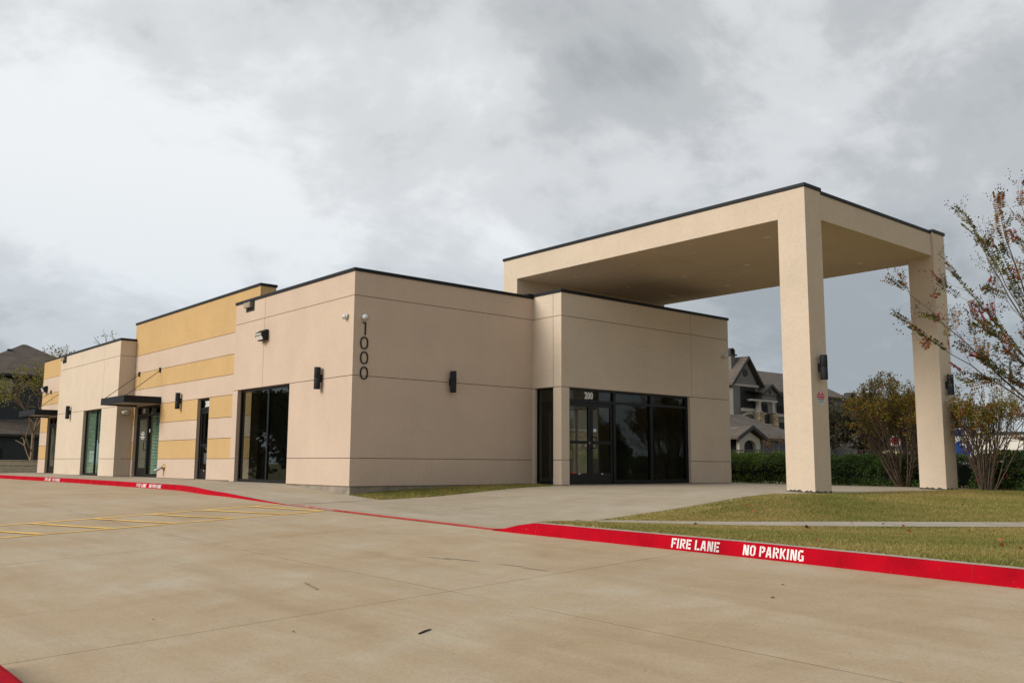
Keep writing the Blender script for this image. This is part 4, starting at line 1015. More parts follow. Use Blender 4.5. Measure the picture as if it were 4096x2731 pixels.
leaf_mesh('leaves', P, D, S, C, t, .5, droop=.25)
pods = []                                                     # seed pods in loose panicles at the twig ends
for p, d, l in ends:
    if rg.random() < .34:
        for i in range(rg.randint(4, 8)):
            v = Vector((rg.gauss(0, 1), rg.gauss(0, 1), rg.gauss(0, 1))).normalized(); c = p + d * rg.uniform(0, .16) + v * rg.uniform(.01, .06)
            pods.append(c); segs.append((tuple(p), tuple(c), .0018, .0012))
O = np.array([(1, 0, 0), (-1, 0, 0), (0, 1, 0), (0, -1, 0), (0, 0, 1), (0, 0, -1)]) * .0085; FO = np.array([(0, 2, 4), (2, 1, 4), (1, 3, 4), (3, 0, 4), (2, 0, 5), (1, 2, 5), (3, 1, 5), (0, 3, 5)])
PP = np.array([tuple(c) for c in pods]); V = (PP[:, None] + O[None] * nrng.uniform(.7, 1.3, (len(PP), 1, 1))).reshape(-1, 3)
mesh_np('seed_pods', V, (FO[None] + (np.arange(len(PP)) * 6)[:, None, None]).reshape(-1, 3), M['bark2'], t)

# ------------------------------------------------------------------ trees
def tree(label, loc, hgt, seed, trunk_r, cols, per, leaf, lean=(0, 0), lvl=4, ang=(.3, .7), keepf=1., up=.1, bark='bark2', first=.32, spread=.25, cat='tree', group='trees around the site', kids=(2, 3), side=.2, droop=.15, name='tree'):
    rg = random.Random(seed); t = thing(name, label, cat, loc, 0, group); segs = []; tw = []
    grow(rg, loc, Vector((lean[0], lean[1], 1)), hgt * first, trunk_r, lvl, segs, tw, up, .13, kids, ang, .72, 4, .70, side)
    seg_mesh('trunk', segs, bark, t, 5)
    if per:
        P, D, S, C = twig_leaves(tw, per, leaf, spread, cols, lambda p, l: rg.random() < keepf, rg)
        leaf_mesh('crown', P, D, S, C, t, .6, droop=droop)
    return t
YG = [(.17, .18, .03), (.22, .20, .035), (.13, .15, .03), (.26, .20, .04)]
tree('sparse yellow-green tree in front of the dark house at the left edge', (3.5, 42.0, -.1), 9.6, 31, .11, YG, (1, 3), .13, (-.08, .05), 6, (.35, .85), .30, .07, 'bark', .235, .3, side=.5)
tree('thin bare tree behind the left wing with a few leaves at its top', (9.5, 44, -.1), 9.6, 37, .13, YG, (1, 2), .15, (-.05, 0), 4, (.25, .6), .35, .12, 'bark', .30, .3, side=.3)
DK = [(.030, .036, .020), (.045, .042, .028), (.022, .030, .014), (.055, .050, .034)]
BR = [(.085, .070, .052), (.10, .085, .065), (.06, .055, .035), (.075, .075, .03)]
tree('dense dusky grey-brown tree between the pillars behind the hedge', (45.5, 15.2, -.2), 5.7, 41, .16, BR, (5, 8), .20, (0, 0), 5, (.3, .8), .9, .04, 'bark2', .26, .45, side=.3)
tree('dark evergreen low tree in the gap right of the left pillar', (41.5, 13.4, -.2), 3.7, 43, .14, DK, (7, 10), .2, (0, 0), 4, (.4, .9), 1., .02, 'bark2', .25, .5, side=.3)
tree('dusky round tree behind the wide crepe myrtle', (50.5, 11.6, -.2), 5.8, 47, .16, BR + [(.09, .10, .03)], (4, 7), .24, (0, 0), 5, (.3, .8), .9, .04, 'bark2', .25, .5, side=.3)
tree('dusky leafless-looking tree directly left of the wide crepe myrtle', (47.2, 13.9, -.2), 5.4, 44, .15, BR, (5, 8), .20, (0, 0), 5, (.3, .85), .95, .03, 'bark2', .26, .45, side=.3)
tree('low dusky tree mostly hidden behind the wide crepe myrtle', (48.6, 12.4, -.2), 5.2, 46, .15, BR + DK, (5, 8), .20, (0, 0), 5, (.3, .85), .95, .03, 'bark2', .26, .45, side=.3)
tree('rust red leafed tree above the far roofs', (101, 52, -.2), 13.5, 53, .3, [(.17, .06, .04), (.20, .09, .06), (.12, .05, .04)], (2, 4), .30, (0, 0), 4, (.3, .6), .75, .1, 'bark2', .32, .6)
tree('dark leafy tree showing just right of the right pillar', (34.5, 3.6, -.2), 4.9, 59, .18, DK + [(.09, .085, .02)], (5, 8), .16, (0, 0), 4, (.35, .8), 1., .05, 'bark2', .28, .35, side=.3)
for k, (x, y, h, lb) in enumerate(((104, 68, 17.0, 'leftmost thin bare tree behind the apartment roof'), (107, 66, 16.2, 'middle thin bare tree behind the apartment roof'), (110, 64, 16.6, 'rightmost thin bare tree behind the apartment roof'))):
    tree(lb, (x, y, -.2), h, 61 + k, .25, BR, 0, .2, (0, 0), 5, (.2, .45), 1., .14, 'bark', .30, group='bare trees behind the apartments')
tree('small rusty shrub against the low clubhouse wall', (50.2, 22.5, -.2), 3.2, 71, .08, [(.20, .11, .035), (.16, .08, .03)], (1, 2), .12, (0, 0), 4, (.3, .6), .6, .1, 'bark2', .3, .2)
# trees round the lot that the windows mirror
ev = tree('broad dark live oak across the lot, mirrored in the corner window', (-19, 45, -1.2), 13, 83, .4, [(.035, .05, .018), (.05, .065, .022), (.025, .04, .014)], (10, 14), .40, (0, 0), 5, (.45, .95), 1., -.05, 'bark2', .17, 1.0, group='live oaks around the lot', side=.3)
for k, (x, y, s, lb) in enumerate(((-25.5, 47, 1.0, 'left-hand dark live oak across the lot, mirrored in the corner window'), (-14.5, 56, 1.1, 'dark live oak beyond the far kerb, mirrored in the narrow door'), (-21, 60, 1.2, 'tall dark live oak past the lot, mirrored in the narrow door'), (-9, 66, 1.1, 'dark live oak at the far end of the lot, mirrored in the blinds windows'), (-15, 74, 1.3, 'tallest dark live oak at the far end, mirrored in the blinds windows'), (-30, 56, 1.2, 'outermost dark live oak across the lot'),
      (31, -15.5, .36, 'dark live oak on the right lawn, mirrored in the entrance panes'), (40, -21, .52, 'dark live oak by the street on the right, mirrored in the entrance'), (27, -20, .34, 'lower dark live oak on the right lawn, mirrored near the door'), (46, -14, .5, 'dark live oak past the street on the right'), (36, -29, .5, 'dark live oak farthest right by the street'))):
    c = copy_tree(ev); c.location = (x, y, -1.2 if x < 0 else -.25); c.scale = (s, s, s); c.rotation_euler = (0, 0, 1.3 * k + .4); c['label'] = lb

# ------------------------------------------------------------------ brick wall, fences, neighbours
bw = thing('brick_wall', 'low cream brick wall with a soldier course at the left edge', 'wall', (-.3, 31.2, -.1))
Lx0, Lx1, Yw = -1.9, 2.6, 31.2; brk = None
MB().box(Lx0 + .01, Lx1, Yw + .012, Yw + .20, -.2, .53).build('core', M['mortar'], bw)
MB().box(Lx0 - .03, Lx1, Yw - .03, Yw + .23, .532, .565).build('cap', M['brickm'], bw)
bm_ = MB().box(0, .205, 0, .1, 0, .062).build('brick', M['brickm'], bw, False, True); first = True
def brick_at(x, z, rot=False):
    global first
    o = bm_ if first else bm_.copy()
    if not first: COL.objects.link(o); o.parent = bw
    first = False
    o.location = (x - bw.location.x, Yw - bw.location.y + rng.uniform(-.003, .003), z - bw.location.z)
    if rot: o.rotation_euler = (0, -R(90), 0); o.location.x += .062
for r_ in range(5):
    x = Lx0 + (.11 if r_ % 2 else 0)
    while x < Lx1 - .2: brick_at(x, -.09 + r_ * .076); x += .217
x = Lx0
while x < Lx1 - .06: brick_at(x, .308, True); x += .076
MB().box(-1.25, -.78, 31.08, 31.42, -.2, .62).box(-1.29, -.74, 31.04, 31.46, .62, .67).build('pier', M['brickm'], bw)

def pyramid_roof(m, x0, x1, y0, y1, z0, z1, ridge=0., ov=.4, ax='x'):
    x0 -= ov; x1 += ov; y0 -= ov; y1 += ov; cx, cy = (x0 + x1) / 2, (y0 + y1) / 2
    a, b = ((cx - ridge / 2, cy), (cx + ridge / 2, cy)) if ax == 'x' else ((cx, cy - ridge / 2), (cx, cy + ridge / 2))
    A1 = (*a, z1); B1 = (*b, z1); p = [(x0, y0, z0), (x1, y0, z0), (x1, y1, z0), (x0, y1, z0)]
    if ax == 'x': fs = [[p[0], p[1], B1, A1], [p[2], p[3], A1, B1], [p[1], p[2], B1], [p[3], p[0], A1]]
    else: fs = [[p[0], p[1], A1], [p[1], p[2], B1, A1], [p[2], p[3], B1], [p[3], p[0], A1, B1]]
    for f in fs: m.face(f)
    q = [(x, y, z0 - .18) for x, y, _ in p]
    for k in range(4): m.face([p[k], q[k], q[(k + 1) % 4], p[(k + 1) % 4]], 1)
    m.face(q[::-1], 1); return m
# dark house at the left
hs = thing('house', 'dark slate two-storey house with brown shingle roofs at the left edge', 'house', (8, 66, -.1))
MB().box(-4, 13, 62.6, 72, -.3, 2.7).build('wall', M['house'], hs)
MB().box(3.4, 13.4, 64.2, 72, 2.7, 7.2).build('upper_wall', M['house'], hs)
pyramid_roof(MB(), -4, 13, 62.6, 72, 2.62, 5.6, 9.5, .5).build('lower_roof', [M['shing'], M['aptdark']], hs)
rf = pyramid_roof(MB(), 3.4, 13.4, 64.2, 72, 7.45, 10.35, .3, .6).build('roof', [M['shing'], M['aptdark']], hs)
MB().box(6.9, 7.2, 66.9, 67.2, 9.3, 9.75).build('vent', M['aptdark'], rf)
for x0, x1, z0, z1 in ((5.55, 6.95, 5.9, 7.0), (2.6, 4.0, 5.9, 7.0)):
    w = MB().box(x0, x1, 64.16, 64.198, z0, z1).build('window', M['aptwall'], hs); MB().box(x0 + .1, x1 - .1, 64.14, 64.158, z0 + .1, z1 - .1).build('pane', M['winl'], w)
MB().box(5.2, 6.2, 62.55, 62.598, .75, 1.5).build('window', M['winvoid'], hs)
# apartment block on the right
ap = thing('apartment_building', 'grey three-storey gabled apartment building seen left of the left pillar', 'building', (75, 45, -.2))
MB().box(71.1, 75.6, 41.3, 56, -.3, 9.2).build('wall', M['aptwall'], ap)
MB().box(75.6, 99, 44.5, 58, -.3, 9.1).build('rear_wing', M['aptwall'], ap)
g = MB(); g.face([(71.1, 41.3, 9.2), (75.6, 41.3, 9.2), (73.6, 41.3, 11.75)]); g.build('gable', M['aptwall'], ap)
r = MB()                                                      # main gable roof: ridge runs away from the viewer
for xe_, s in ((70.6, 1), (76.3, -1)):
    a = [(xe_, 40.9, 9.0), (xe_, 56, 9.0), (73.6, 56, 12.1), (73.6, 40.9, 12.1)]; up = [(x, y, z + .22) for x, y, z in a]
    r.loft([a, up], 0)
    r.loft([[(xe_, 40.86, 8.86), (73.6, 40.86, 11.96), (73.6, 40.86, 12.32), (xe_, 40.86, 9.24)], [(xe_, 40.98, 8.86), (73.6, 40.98, 11.96), (73.6, 40.98, 12.32), (xe_, 40.98, 9.24)]], 1)
rf = r.build('roof', [M['shing'], M['aptdark']], ap)
MB().lathe([(.42, 0), (.42, .06), (.30, .08)], (73.35, 41.3, 10.5), (0, -1, 0), 16).build('gable_vent', M['aptdark'], ap)
MB().box(71.0, 75.7, 41.18, 41.298, 9.0, 9.22).build('trim', M['apttrim'], ap)
def balcony(x0, x1, z0, z1, y, arch=False):
    b = MB().box(x0, x1, y - .06, y - .002, z0, z1).build('balcony', M['winvoid'], ap)  # flat dark sheet stands in for the shade of the balcony opening
    rm = MB(); rm.box(x0, x1, y - .16, y - .10, z0 + 1.0, z0 + 1.07); rm.box(x0, x1, y - .16, y - .10, z0 + .08, z0 + .13)
    x = x0
    while x < x1: rm.box(x, x + .03, y - .15, y - .11, z0 + .13, z0 + 1.0); x += .12
    tag(rm.build('railing', M['iron'], b), kind='stuff')
    MB().box(x0 - .1, x1 + .1, y - .25, y - .065, z0 - .35, z0).build('slab', M['apttrim'], b)
balcony(72.4, 75.1, 6.65, 8.95, 41.3)
b = MB().box(72.4, 75.1, 41.24, 41.298, 3.4, 5.7).build('balcony', M['winvoid'], ap)  # lower opening is a dark sheet too, its shade painted on
ar = MB(); pts = [(72.3 + 2.9 * k / 12, 5.55 + .5 * math.sin(math.pi * k / 12)) for k in range(13)]
ar.prism(pts + [(x, z + .28) for x, z in pts[::-1]], 'y', 41.12, 41.238); ar.build('arch', M['apttrim'], b)
# stair porch with tapered columns on stone piers
MB().box(73.4, 78.3, 40.6, 41.29, 7.45, 7.66).build('porch_beam', M['apttrim'], ap)
r = MB()
for xe_ in (75.0, 78.6):
    a = [(xe_, 40.2, 8.15), (xe_, 44.4, 8.15), (76.8, 44.4, 9.25), (76.8, 40.2, 9.25)]; r.loft([a, [(x, y, z + .15) for x, y, z in a]], 0)
    r.loft([[(xe_, 40.16, 8.0), (76.8, 40.16, 9.1), (76.8, 40.16, 9.42), (xe_, 40.16, 8.32)], [(xe_, 40.26, 8.0), (76.8, 40.26, 9.1), (76.8, 40.26, 9.42), (xe_, 40.26, 8.32)]], 1)
r.face([(73.2, 40.2, 8.45), (75.4, 40.2, 8.3), (75.4, 44.4, 8.9), (73.2, 44.4, 8.9)]); r.build('porch_roof', [M['shing'], M['aptdark']], ap)
MB().box(75.4, 78.2, 40.65, 41.2, 7.66, 8.2).face([(75.2, 40.5, 8.2), (78.4, 40.5, 8.2), (76.8, 40.5, 9.15)]).build('porch_gable', M['aptwall'], ap)
MB().lathe([(.22, 0), (.22, .05)], (76.7, 40.5, 8.5), (0, -1, 0), 12).build('porch_vent', M['aptdark'], ap)
MB().box(75.62, 78.3, 44.2, 44.48, .2, 7.4).build('stairwell_shade', M['winvoid'], ap)  # near-black sheet on the wall, painted as the shade of a stairwell
def stone_face(parent, x0, x1, z0, z1, y, seed, hs_=(.22, .34), ws=(.3, .6), depth=.09, wide=None):
    rg2 = random.Random(seed); z = z0; unit = MB().bbox(0, 1, 0, 1, 0, 1, .06); me = None
    protos = []
    while z < z1 - .06:
        h = min(rg2.uniform(*hs_), z1 - z); x = x0
        while x < x1 - .05:
            w_ = min(rg2.uniform(*ws), x1 - x)
            if x1 - x - w_ < .12: w_ = x1 - x
            k = rg2.randint(0, 3)
            while len(protos) < 4:
                u = MB().bbox(0, 1, 0, 1, 0, 1, .06); pm = bpy.data.meshes.new('stone'); pm.from_pydata(u.v, [], u.f); pm.materials.append(M['stone'][len(protos)]); protos.append(pm)
            o = bpy.data.objects.new('stone', protos[k]); COL.objects.link(o); o.parent = parent
            base_ = wloc(parent); o.location = Vector((x + .012, y - rg2.uniform(.02, depth), z + .012)) - base_; o.scale = (w_ - .024, .2, h - .024)
            x += w_
        z += h
for cx in (74.85, 77.45):
    c = MB(); c.loft([[(cx - q, 40.75 - q, z), (cx + q, 40.75 - q, z), (cx + q, 40.75 + q, z), (cx - q, 40.75 + q, z)] for q, z in ((.36, 6.25), (.36, 6.34), (.25, 6.35), (.18, 7.3), (.26, 7.32), (.26, 7.448))]).build('column', M['apttrim'], ap)
    pr = MB().box(cx - .46, cx + .46, 40.35, 41.2, -.2, 6.25).build('pier', M['mortar'], ap); stone_face(pr, cx - .48, cx + .48, 3.6, 6.24, 40.36, int(cx * 10), (.25, .4), (.35, .6))
pb = MB().box(75.35, 76.95, 40.6, 41.2, -.2, 4.75).build('stone_base', M['mortar'], ap); stone_face(pb, 75.35, 76.95, 3.4, 4.74, 40.61, 4, (.25, .4), (.35, .6))
MB().box(75.32, 76.98, 40.5, 41.2, 4.76, 5.05).build('ledge', M['apttrim'], ap)
rm = MB().box(75.35, 76.95, 40.8, 40.86, 6.05, 6.12)
x = 75.35
while x < 76.95: rm.box(x, x + .03, 40.81, 40.85, 5.1, 6.05); x += .12
tag(rm.build('railing', M['iron'], ap), kind='stuff')
rw = MB(); a = [(74.5, 43.9, 9.0), (99.5, 43.9, 9.0), (99.5, 51, 12.4), (74.5, 51, 12.4)]; rw.loft([a, [(x, y, z + .2) for x, y, z in a]]); a = [(74.5, 51, 12.4), (99.5, 51, 12.4), (99.5, 58.5, 9.0), (74.5, 58.5, 9.0)]; rw.loft([a, [(x, y, z + .2) for x, y, z in a]]); rw.build('rear_roof', [M['shing']], ap)
for x0 in (79.4, 84, 89, 94): balcony(x0, x0 + 2.6, 6.6, 8.7, 44.5); balcony(x0, x0 + 2.6, 3.4, 5.6, 44.5)
def chimney(parent, x, y, z0, z1, name='chimney', s=1.):
    c = MB().box(x - .55 * s, x + .55 * s, y - .55 * s, y + .55 * s, z0, z1).build(name, M['aptwall'], parent)
    k = MB(); k.box(x - .78 * s, x + .78 * s, y - .78 * s, y + .78 * s, z1, z1 + .22 * s); pts = []
    for q in (-1, 1): k.box(x + q * .5 * s - .14 * s, x + q * .5 * s + .14 * s, y - .5 * s, y + .5 * s, z1 + .22 * s, z1 + .75 * s)
    n = 8; o = [(x + .66 * s * math.cos(math.pi * i / n), z1 + .74 * s + .5 * s * math.sin(math.pi * i / n)) for i in range(n + 1)]; i_ = [(x + .36 * s * math.cos(math.pi * i / n), z1 + .74 * s + .24 * s * math.sin(math.pi * i / n)) for i in range(n + 1)]
    k.prism(o + i_[::-1], 'y', y - .5 * s, y + .5 * s); k.build('cap', M['aptdark'], c)
chimney(ap, 72.55, 42.6, 9.4, 12.4, s=.68)
# far roofs with two chimneys behind the shrub
fr = thing('far_apartment', 'distant low grey apartment roof with two arched chimneys between the pillars', 'building', (104, 47, -.2))
MB().box(96, 125, 41, 52, -.3, 6.2).build('wall', M['aptwall'], fr)
pyramid_roof(MB(), 96, 125, 41, 52, 6.2, 9.0, 20, .6).build('roof', [M['shing'], M['aptdark']], fr)
chimney(fr, 100.9, 44.6, 6.8, 8.75, s=1.05); chimney(fr, 102.6, 43.1, 6.8, 8.75, s=1.05)
# low clubhouse with arched portal
cb = thing('clubhouse', 'low clubhouse with hipped shingle roof and pale arched portal', 'building', (58, 31, -.2))
MB().box(53.2, 66, 29.6, 38, -.3, 2.95).build('wall', M['blueg'], cb)
pyramid_roof(MB(), 53.2, 66, 29.6, 38, 2.9, 5.2, 5.0, .5).build('roof', [M['shing'], M['aptdark']], cb)
po = MB(); an = [(55.6 + .82 * math.cos(math.pi * k / 10), 2.15 + .5 * math.sin(math.pi * k / 10)) for k in range(11)]
po.prism([(57.05, -.2), (57.05, 2.75), (55.6, 3.35), (54.1, 2.75), (54.1, -.2), (54.78, -.2)] + an[::-1] + [(56.42, -.2)], 'y', 28.5, 28.8); po.build('portal', M['apttrim'], cb)
MB().box(54.2, 56.95, 28.8, 29.59, -.2, 2.6).build('porch_shade', M['winvoid'], cb)  # dark block fills the porch in place of real shade behind the arch
r = MB()
for xe_ in (53.5, 57.6):
    a = [(xe_, 28.1, 2.68), (xe_, 31.5, 2.68), (55.55, 31.5, 3.68), (55.55, 28.1, 3.68)]; r.loft([a, [(x, y, z + .14) for x, y, z in a]], 0)
    r.loft([[(xe_, 28.06, 2.58), (55.55, 28.06, 3.58), (55.55, 28.06, 3.9), (xe_, 28.06, 2.9)], [(xe_, 28.2, 2.58), (55.55, 28.2, 3.58), (55.55, 28.2, 3.9), (xe_, 28.2, 2.9)]], 1)
r.build('portal_roof', [M['shing'], M['aptdark']], cb)
w = MB().box(57.3, 58.6, 29.5, 29.598, .4, 2.4).build('window', M['apttrim'], cb); MB().box(57.4, 58.5, 29.46, 29.498, .5, 2.3).build('pane', M['winvoid'], w)
# stone-clad wing seen through the entrance doors
sw = thing('stone_house', 'buff stone clad wall seen through the glass entrance doors', 'building', (39, 29, -.2))
wl = MB().box(34, 42, 30, 40, -.3, 5.2).build('wall', M['aptwall'], sw); bs = MB().box(34, 42, 29.8, 29.999, -.3, 2.9).build('stone_base', M['mortar'], sw)
stone_face(bs, 34, 42, .9, 2.88, 29.81, 77, (.2, .34), (.28, .6))
MB().box(33.9, 42.1, 29.65, 29.999, 2.9, 3.05).build('ledge', M['apttrim'], sw)
pyramid_roof(MB(), 34, 42, 30, 40, 5.2, 7.5, 2, .5).build('roof', [M['shing'], M['aptdark']], sw)
hedge('clipped hedge outside the rear lobby window', [(17.5, 9.5), (20.5, 12.5)], 1.2, 1.0, 6000, GR2)
# iron fence
fe = thing('iron_fence', 'dark iron picket fence behind the hedges', 'fence', (29, 6, -.15))
f0 = Vector((25.5, 14.5, 0)); f1 = Vector((36.5, -3.5, 0)); fd = (f1 - f0); fl = fd.length; fd.normalize()
pk = MB()
for k in range(int(fl / .12)):
    c = f0 + fd * (.12 * k); pk.box(c.x - .011, c.x + .011, c.y - .011, c.y + .011, -.13, 1.30)
tag(pk.build('pickets', M['iron'], fe), kind='stuff')
for zz in (.05, 1.08, 1.26): MB().tube(f0 + Vector((0, 0, zz)), f1 + Vector((0, 0, zz)), .022, n=6).build('rail', M['iron'], fe)
for k in range(int(fl / 2.4) + 1): c = f0 + fd * 2.4 * k; MB().box(c.x - .04, c.x + .04, c.y - .04, c.y + .04, -.13, 1.42).build('post', M['iron'], fe)
# side street with its red kerb
st = struct(patch('side_road', seg_grid(19.5, 26, 1.5), seg_grid(-40, 40, 4), lambda x, y: x * 0 - .09, M['road'], None, .1))
ck = struct(empty('side_kerb', (19.4, 0, -.1))); MB().box(18.95, 19.45, -40, 40, -.3, .03).build('kerb_block', M['kerbc'], ck); MB().box(26.05, 26.35, -40, 40, -.3, .06, 0).build('kerb_block', M['red'], ck)
sh_ = tag(tree('round clipped shrub with reddish new leaves by the clubhouse portal', (46.5, 22.8, -.2), 2.2, 91, .08, [(.05, .085, .022), (.07, .10, .03), (.16, .05, .03)], (8, 12), .11, (0, 0), 4, (.5, 1.0), 1., 0., 'bark2', .28, .3, cat='shrub', group='clubhouse shrubs', name='round_shrub'))
# roadside sign board
sb = thing('sign_board', 'tall white sign board with blue header and round blue emblem', 'sign', (30.4, 0.05, -.15))
ru = Vector((.62, -.78, 0)).normalized(); nn_ = Vector((-ru.y, ru.x, 0)) * -1
if nn_.dot(CAMP - Vector((30.4, 0, 0))) < 0: nn_ = -nn_
ctr = Vector((30.37, -.02, 0))
def plate(name, u0, u1, z0, z1, off, mat, th=.02):
    a = [ctr + ru * u + nn_ * off + Vector((0, 0, z)) for u, z in ((u0, z0), (u1, z0), (u1, z1), (u0, z1))]
    return MB().loft([a, [p - nn_ * th for p in a]]).build(name, mat, sb)
navy = simple('sign_navy', (.012, .022, .09), .4, 0, .08); blu = simple('emblem_blue', (.01, .05, .22), .4, 0, .2)
plate('panel', -.62, .54, -.15, 2.16, 0, M['wht'], .06); plate('header', -.60, .53, 1.82, 2.12, .012, navy, .01)
m = MB(); o = ctr + nn_ * .012 + Vector((0, 0, 1.28)); m.face([o + ru * .36 * math.cos(a) + Vector((0, 0, .36 * math.sin(a))) for a in np.linspace(0, 2 * math.pi, 29)[:-1]]); m.build('emblem', blu, sb)
m = MB(); n = 14
for k in range(n):
    a0, a1 = -.6 + 2.9 * k / n, -.6 + 2.9 * (k + 1) / n; oo = o + nn_ * .004 + Vector((0, 0, .05))
    m.face([oo + ru * rr * math.cos(a) + Vector((0, 0, rr * math.sin(a))) for rr, a in ((.11, a0), (.18, a0), (.18, a1), (.11, a1))])
m.build('emblem_mark', M['print'], sb)
tx = lambda s, h, u, z, mt: text_on(s, h, ctr + ru * u + nn_ * .018 + Vector((0, 0, z)), ru, UZ, mt, sb, 'lettering', .9, .004, 'LEFT')
tx('ABLE', .16, -.02, 1.89, M['print']); tx('ED SU', .11, .0, .74, navy); tx('22-535', .11, .02, .56, navy)
# street lamp
sl = thing('street_lamp', 'tall street lamp with a curved arm above the right hedge', 'lamp', (38.2, -1.4, -.2))
MB().tube((38.9, -2.6, -.2), (38.9, -2.6, 3.9), .07, .05, 10).build('pole', M['steel'], sl)
MB().path([(38.9, -2.6, 3.9), (38.5, -1.8, 4.15), (37.8, -.6, 4.24), (37.1, .5, 4.22)], .03).build('arm', M['steel'], sl)
MB().loft([[(37.1 + dx, .5 + dy, 4.22) for dx, dy in ((-.05, 0), (0, -.1), (.1, .05))], [(36.75 + dx, 1.05 + dy, 4.17) for dx, dy in ((-.13, 0), (0, -.14), (.13, .1))]]).build('lamp_head', M['wht'], sl)
# pale commercial block and parked cars at the far right
wb = thing('commercial_building', 'long pale low commercial building beyond the right hedge', 'building', (128, 24, -.2))
MB().box(112, 190, 28, 50, -.3, 4.6).build('wall', simple('pale_panel', (.60, .57, .50), .8), wb)
MB().box(111.8, 190.2, 27.8, 50, 4.6, 4.9).build('roof_edge', M['aptdark'], wb); MB().box(111.9, 190, 27.6, 27.99, 2.7, 2.95).build('fascia_band', M['aptdark'], wb)
for k in range(9): w = MB().box(121 + 7 * k, 125 + 7 * k, 27.94, 27.998, .3, 2.4).build('window', M['winvoid'], wb)
def car(loc, rz, label, mat):
    t = thing('parked_car', label, 'car', loc, rz, 'cars parked by the far building')
    prof = [(-2.2, .35), (-2.25, .75), (-2.0, .92), (-1.2, 1.0), (-.75, 1.42), (.55, 1.46), (1.25, 1.02), (2.05, .86), (2.25, .6), (2.2, .3)]
    MB().prism(prof, 'y', -.85, .85).build('body', mat, t, False, True)
    MB().prism([(-1.08, 1.02), (-.70, 1.36), (.50, 1.40), (1.08, 1.02)], 'y', -.856, .856).build('side_window', M['winvoid'], t, False, True)
    for x in (-1.4, 1.4):
        for y in (-.86, .86):
            w = MB().lathe([(.33, -.1), (.33, .1)], (x, y, .32), (0, 1, 0), 16).build('wheel', M['iron'], t, False, True); MB().lathe([(.19, -.11), (.19, .11)], (x, y, .32), (0, 1, 0), 12).build('rim', M['steel'], w, False, True)
    return t
carw = simple('white_car_paint', (.66, .68, .70), .25, 0, .03, spec=.5); cars = simple('silver_car_paint', (.40, .44, .48), .25, .4, .03)
car((86.2, 18.4, .55), 1.2, 'white saloon car parked left of the other far car', carw); car((88.6, 16.6, .55), 1.2, 'silver-white car parked at the far right picture edge', cars)
struct(patch('car_park', seg_grid(60, 112, 8), seg_grid(-20, 27.5, 6), lambda x, y: .55 + x * 0, M['road'], None, .8))
# stone gate pillar by the street
gp = thing('stone_monument', 'low buff stone gate wall half hidden left of the right pillar', 'wall', (29.3, 2.1, -.15))
co = MB().box(28.4, 29.9, 2.0, 2.5, -.2, 1.05).build('core', M['mortar'], gp); stone_face(co, 28.4, 29.9, -.1, 1.04, 2.01, 9, (.12, .2), (.25, .5), .05); MB().box(28.3, 30.0, 1.85, 2.6, 1.055, 1.2).build('cap', M['stone'][2], gp)
rs_ = thing('road_sign', 'small round red and white road sign seen through the shrub', 'sign', (33.5, 4.6, -.2))
MB().tube((33.5, 4.6, -.2), (33.5, 4.6, 1.9), .03, n=8).build('post', M['steel'], rs_)
MB().lathe([(.28, 0), (.28, .02)], (33.45, 4.55, 1.75), (-.8, -.55, 0), 18).build('plate', M['wht'], rs_); MB().lathe([(.2, 0), (.2, .004)], (33.433, 4.538, 1.75), (-.8, -.55, 0), 18).build('red_disc', simple('road_red', (.5, .02, .03), .5), rs_)

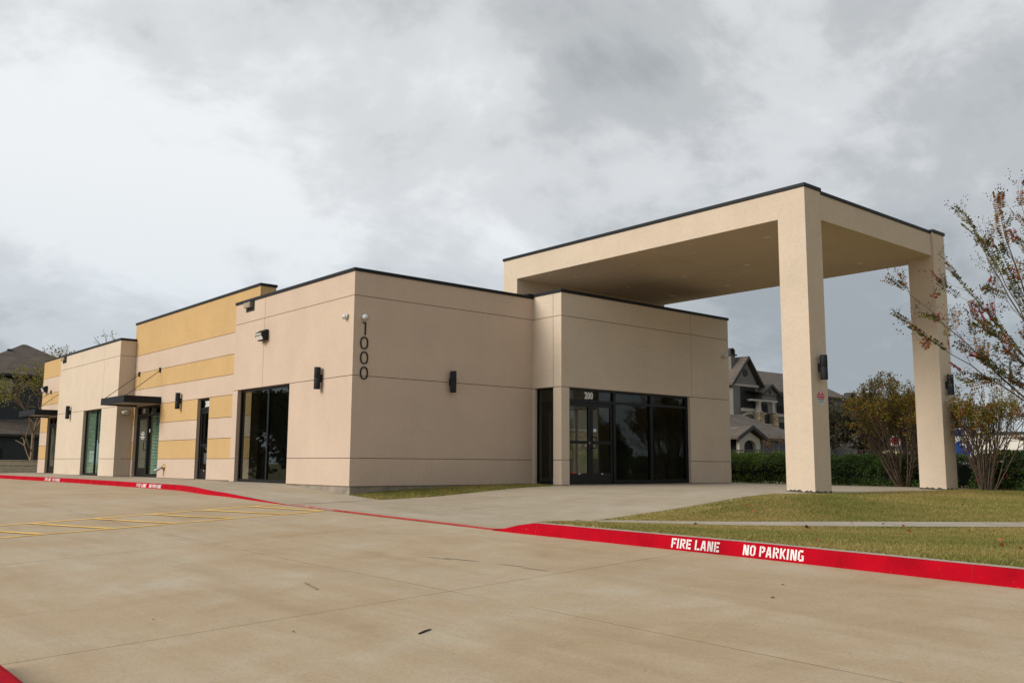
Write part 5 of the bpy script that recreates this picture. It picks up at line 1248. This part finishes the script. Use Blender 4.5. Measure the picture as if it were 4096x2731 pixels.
# ------------------------------------------------------------------ small litter and marks on the lot
def lz(x, y): return float(lot(x, y))
t = tag(MB().tube((-6.27, -9.83, lz(-6.27, -9.83) + .008), (-6.37, -10.25, lz(-6.37, -10.25) + .008), .006, .004, 6).build('dry_stick', M['bark'], None), 'thin dry stick lying on the lot left of the slab joint crossing', 'stick')
t = tag(MB().tube((-6.77, -12.40, lz(-6.77, -12.4) + .005), (-6.70, -12.37, lz(-6.7, -12.37) + .006), .006, .008, 6).tube((-6.70, -12.37, lz(-6.7, -12.37) + .006), (-6.63, -12.345, lz(-6.63, -12.345) + .005), .008, .004, 6).build('twig', M['blk'], None), 'short black twig on the lot below the slab joint crossing', 'twig')
def mark(name, x, y, w, l, ang, mat, parent, n=18, lift=.004):
    V = [(0, 0)]; P = []
    for k in range(n):
        a = 2 * math.pi * k / n; r_ = rng.uniform(.6, 1.1); u, v = math.cos(a) * l / 2 * r_, math.sin(a) * w / 2 * r_
        px, py = x + u * math.cos(ang) - v * math.sin(ang), y + u * math.sin(ang) + v * math.cos(ang); P.append((px, py, lz(px, py) + lift))
    MB().face(P).build(name, mat, parent)
skm = simple('skid_rubber', (.20, .15, .11), .9, 0, .3, 30.); lf = simple('dead_leaf', (.035, .022, .014), .8); ol = simple('fallen_leaf', (.30, .13, .05), .8)
for x, y, w_, l in ((-4.45, -9.45, .018, .55), (-4.36, -9.72, .022, .7), (-4.28, -10.45, .016, .55), (-4.30, -10.85, .02, .45)): mark('skid_mark', x, y, w_, l, R(-83), skm, lotp)
for k, (x, y, s, mt, lb) in enumerate(((-4.02, -13.38, .045, lf, 'dark crumpled leaf on the lot in the right foreground'), (-3.45, -13.1, .055, ol, 'orange fallen leaf on the lot near the lettered kerb'), (-7.9, -10.5, .03, lf, 'tiny dark leaf on the left of the lot'), (-7.35, -11.7, .03, lf, 'small dark leaf beside the cross joint'))):
    m = MB(); P = []
    for i in range(7): a = i * .9; P.append((x + s * .5 * math.cos(a) * rng.uniform(.6, 1), y + s * .35 * math.sin(a) * rng.uniform(.7, 1), lz(x, y) + .004 + .008 * (i % 2) * rng.random()))
    c = (x, y, lz(x, y) + .012)
    for i in range(7): m.face([c, P[i], P[(i + 1) % 7]])
    tag(m.build('fallen_leaf', mt, None), lb, 'leaf', 'fallen leaves on the lot')
P = []; D = []; S = []
for k in range(46):
    x, y = rng.uniform(-1.9, 8), rng.uniform(-14.5, -8.2); P.append((x, y, float(site(x, y)[0]) + .045)); D.append((rng.gauss(0, 1), rng.gauss(0, 1), .15)); S.append(rng.uniform(.05, .08))
tag(leaf_mesh('leaf_litter', P, D, S, pal([(.40, .14, .04), (.30, .10, .04), (.22, .08, .03)], len(P)), None, .6), 'scattered orange and brown leaves on the lawn', 'leaves', kind='stuff')
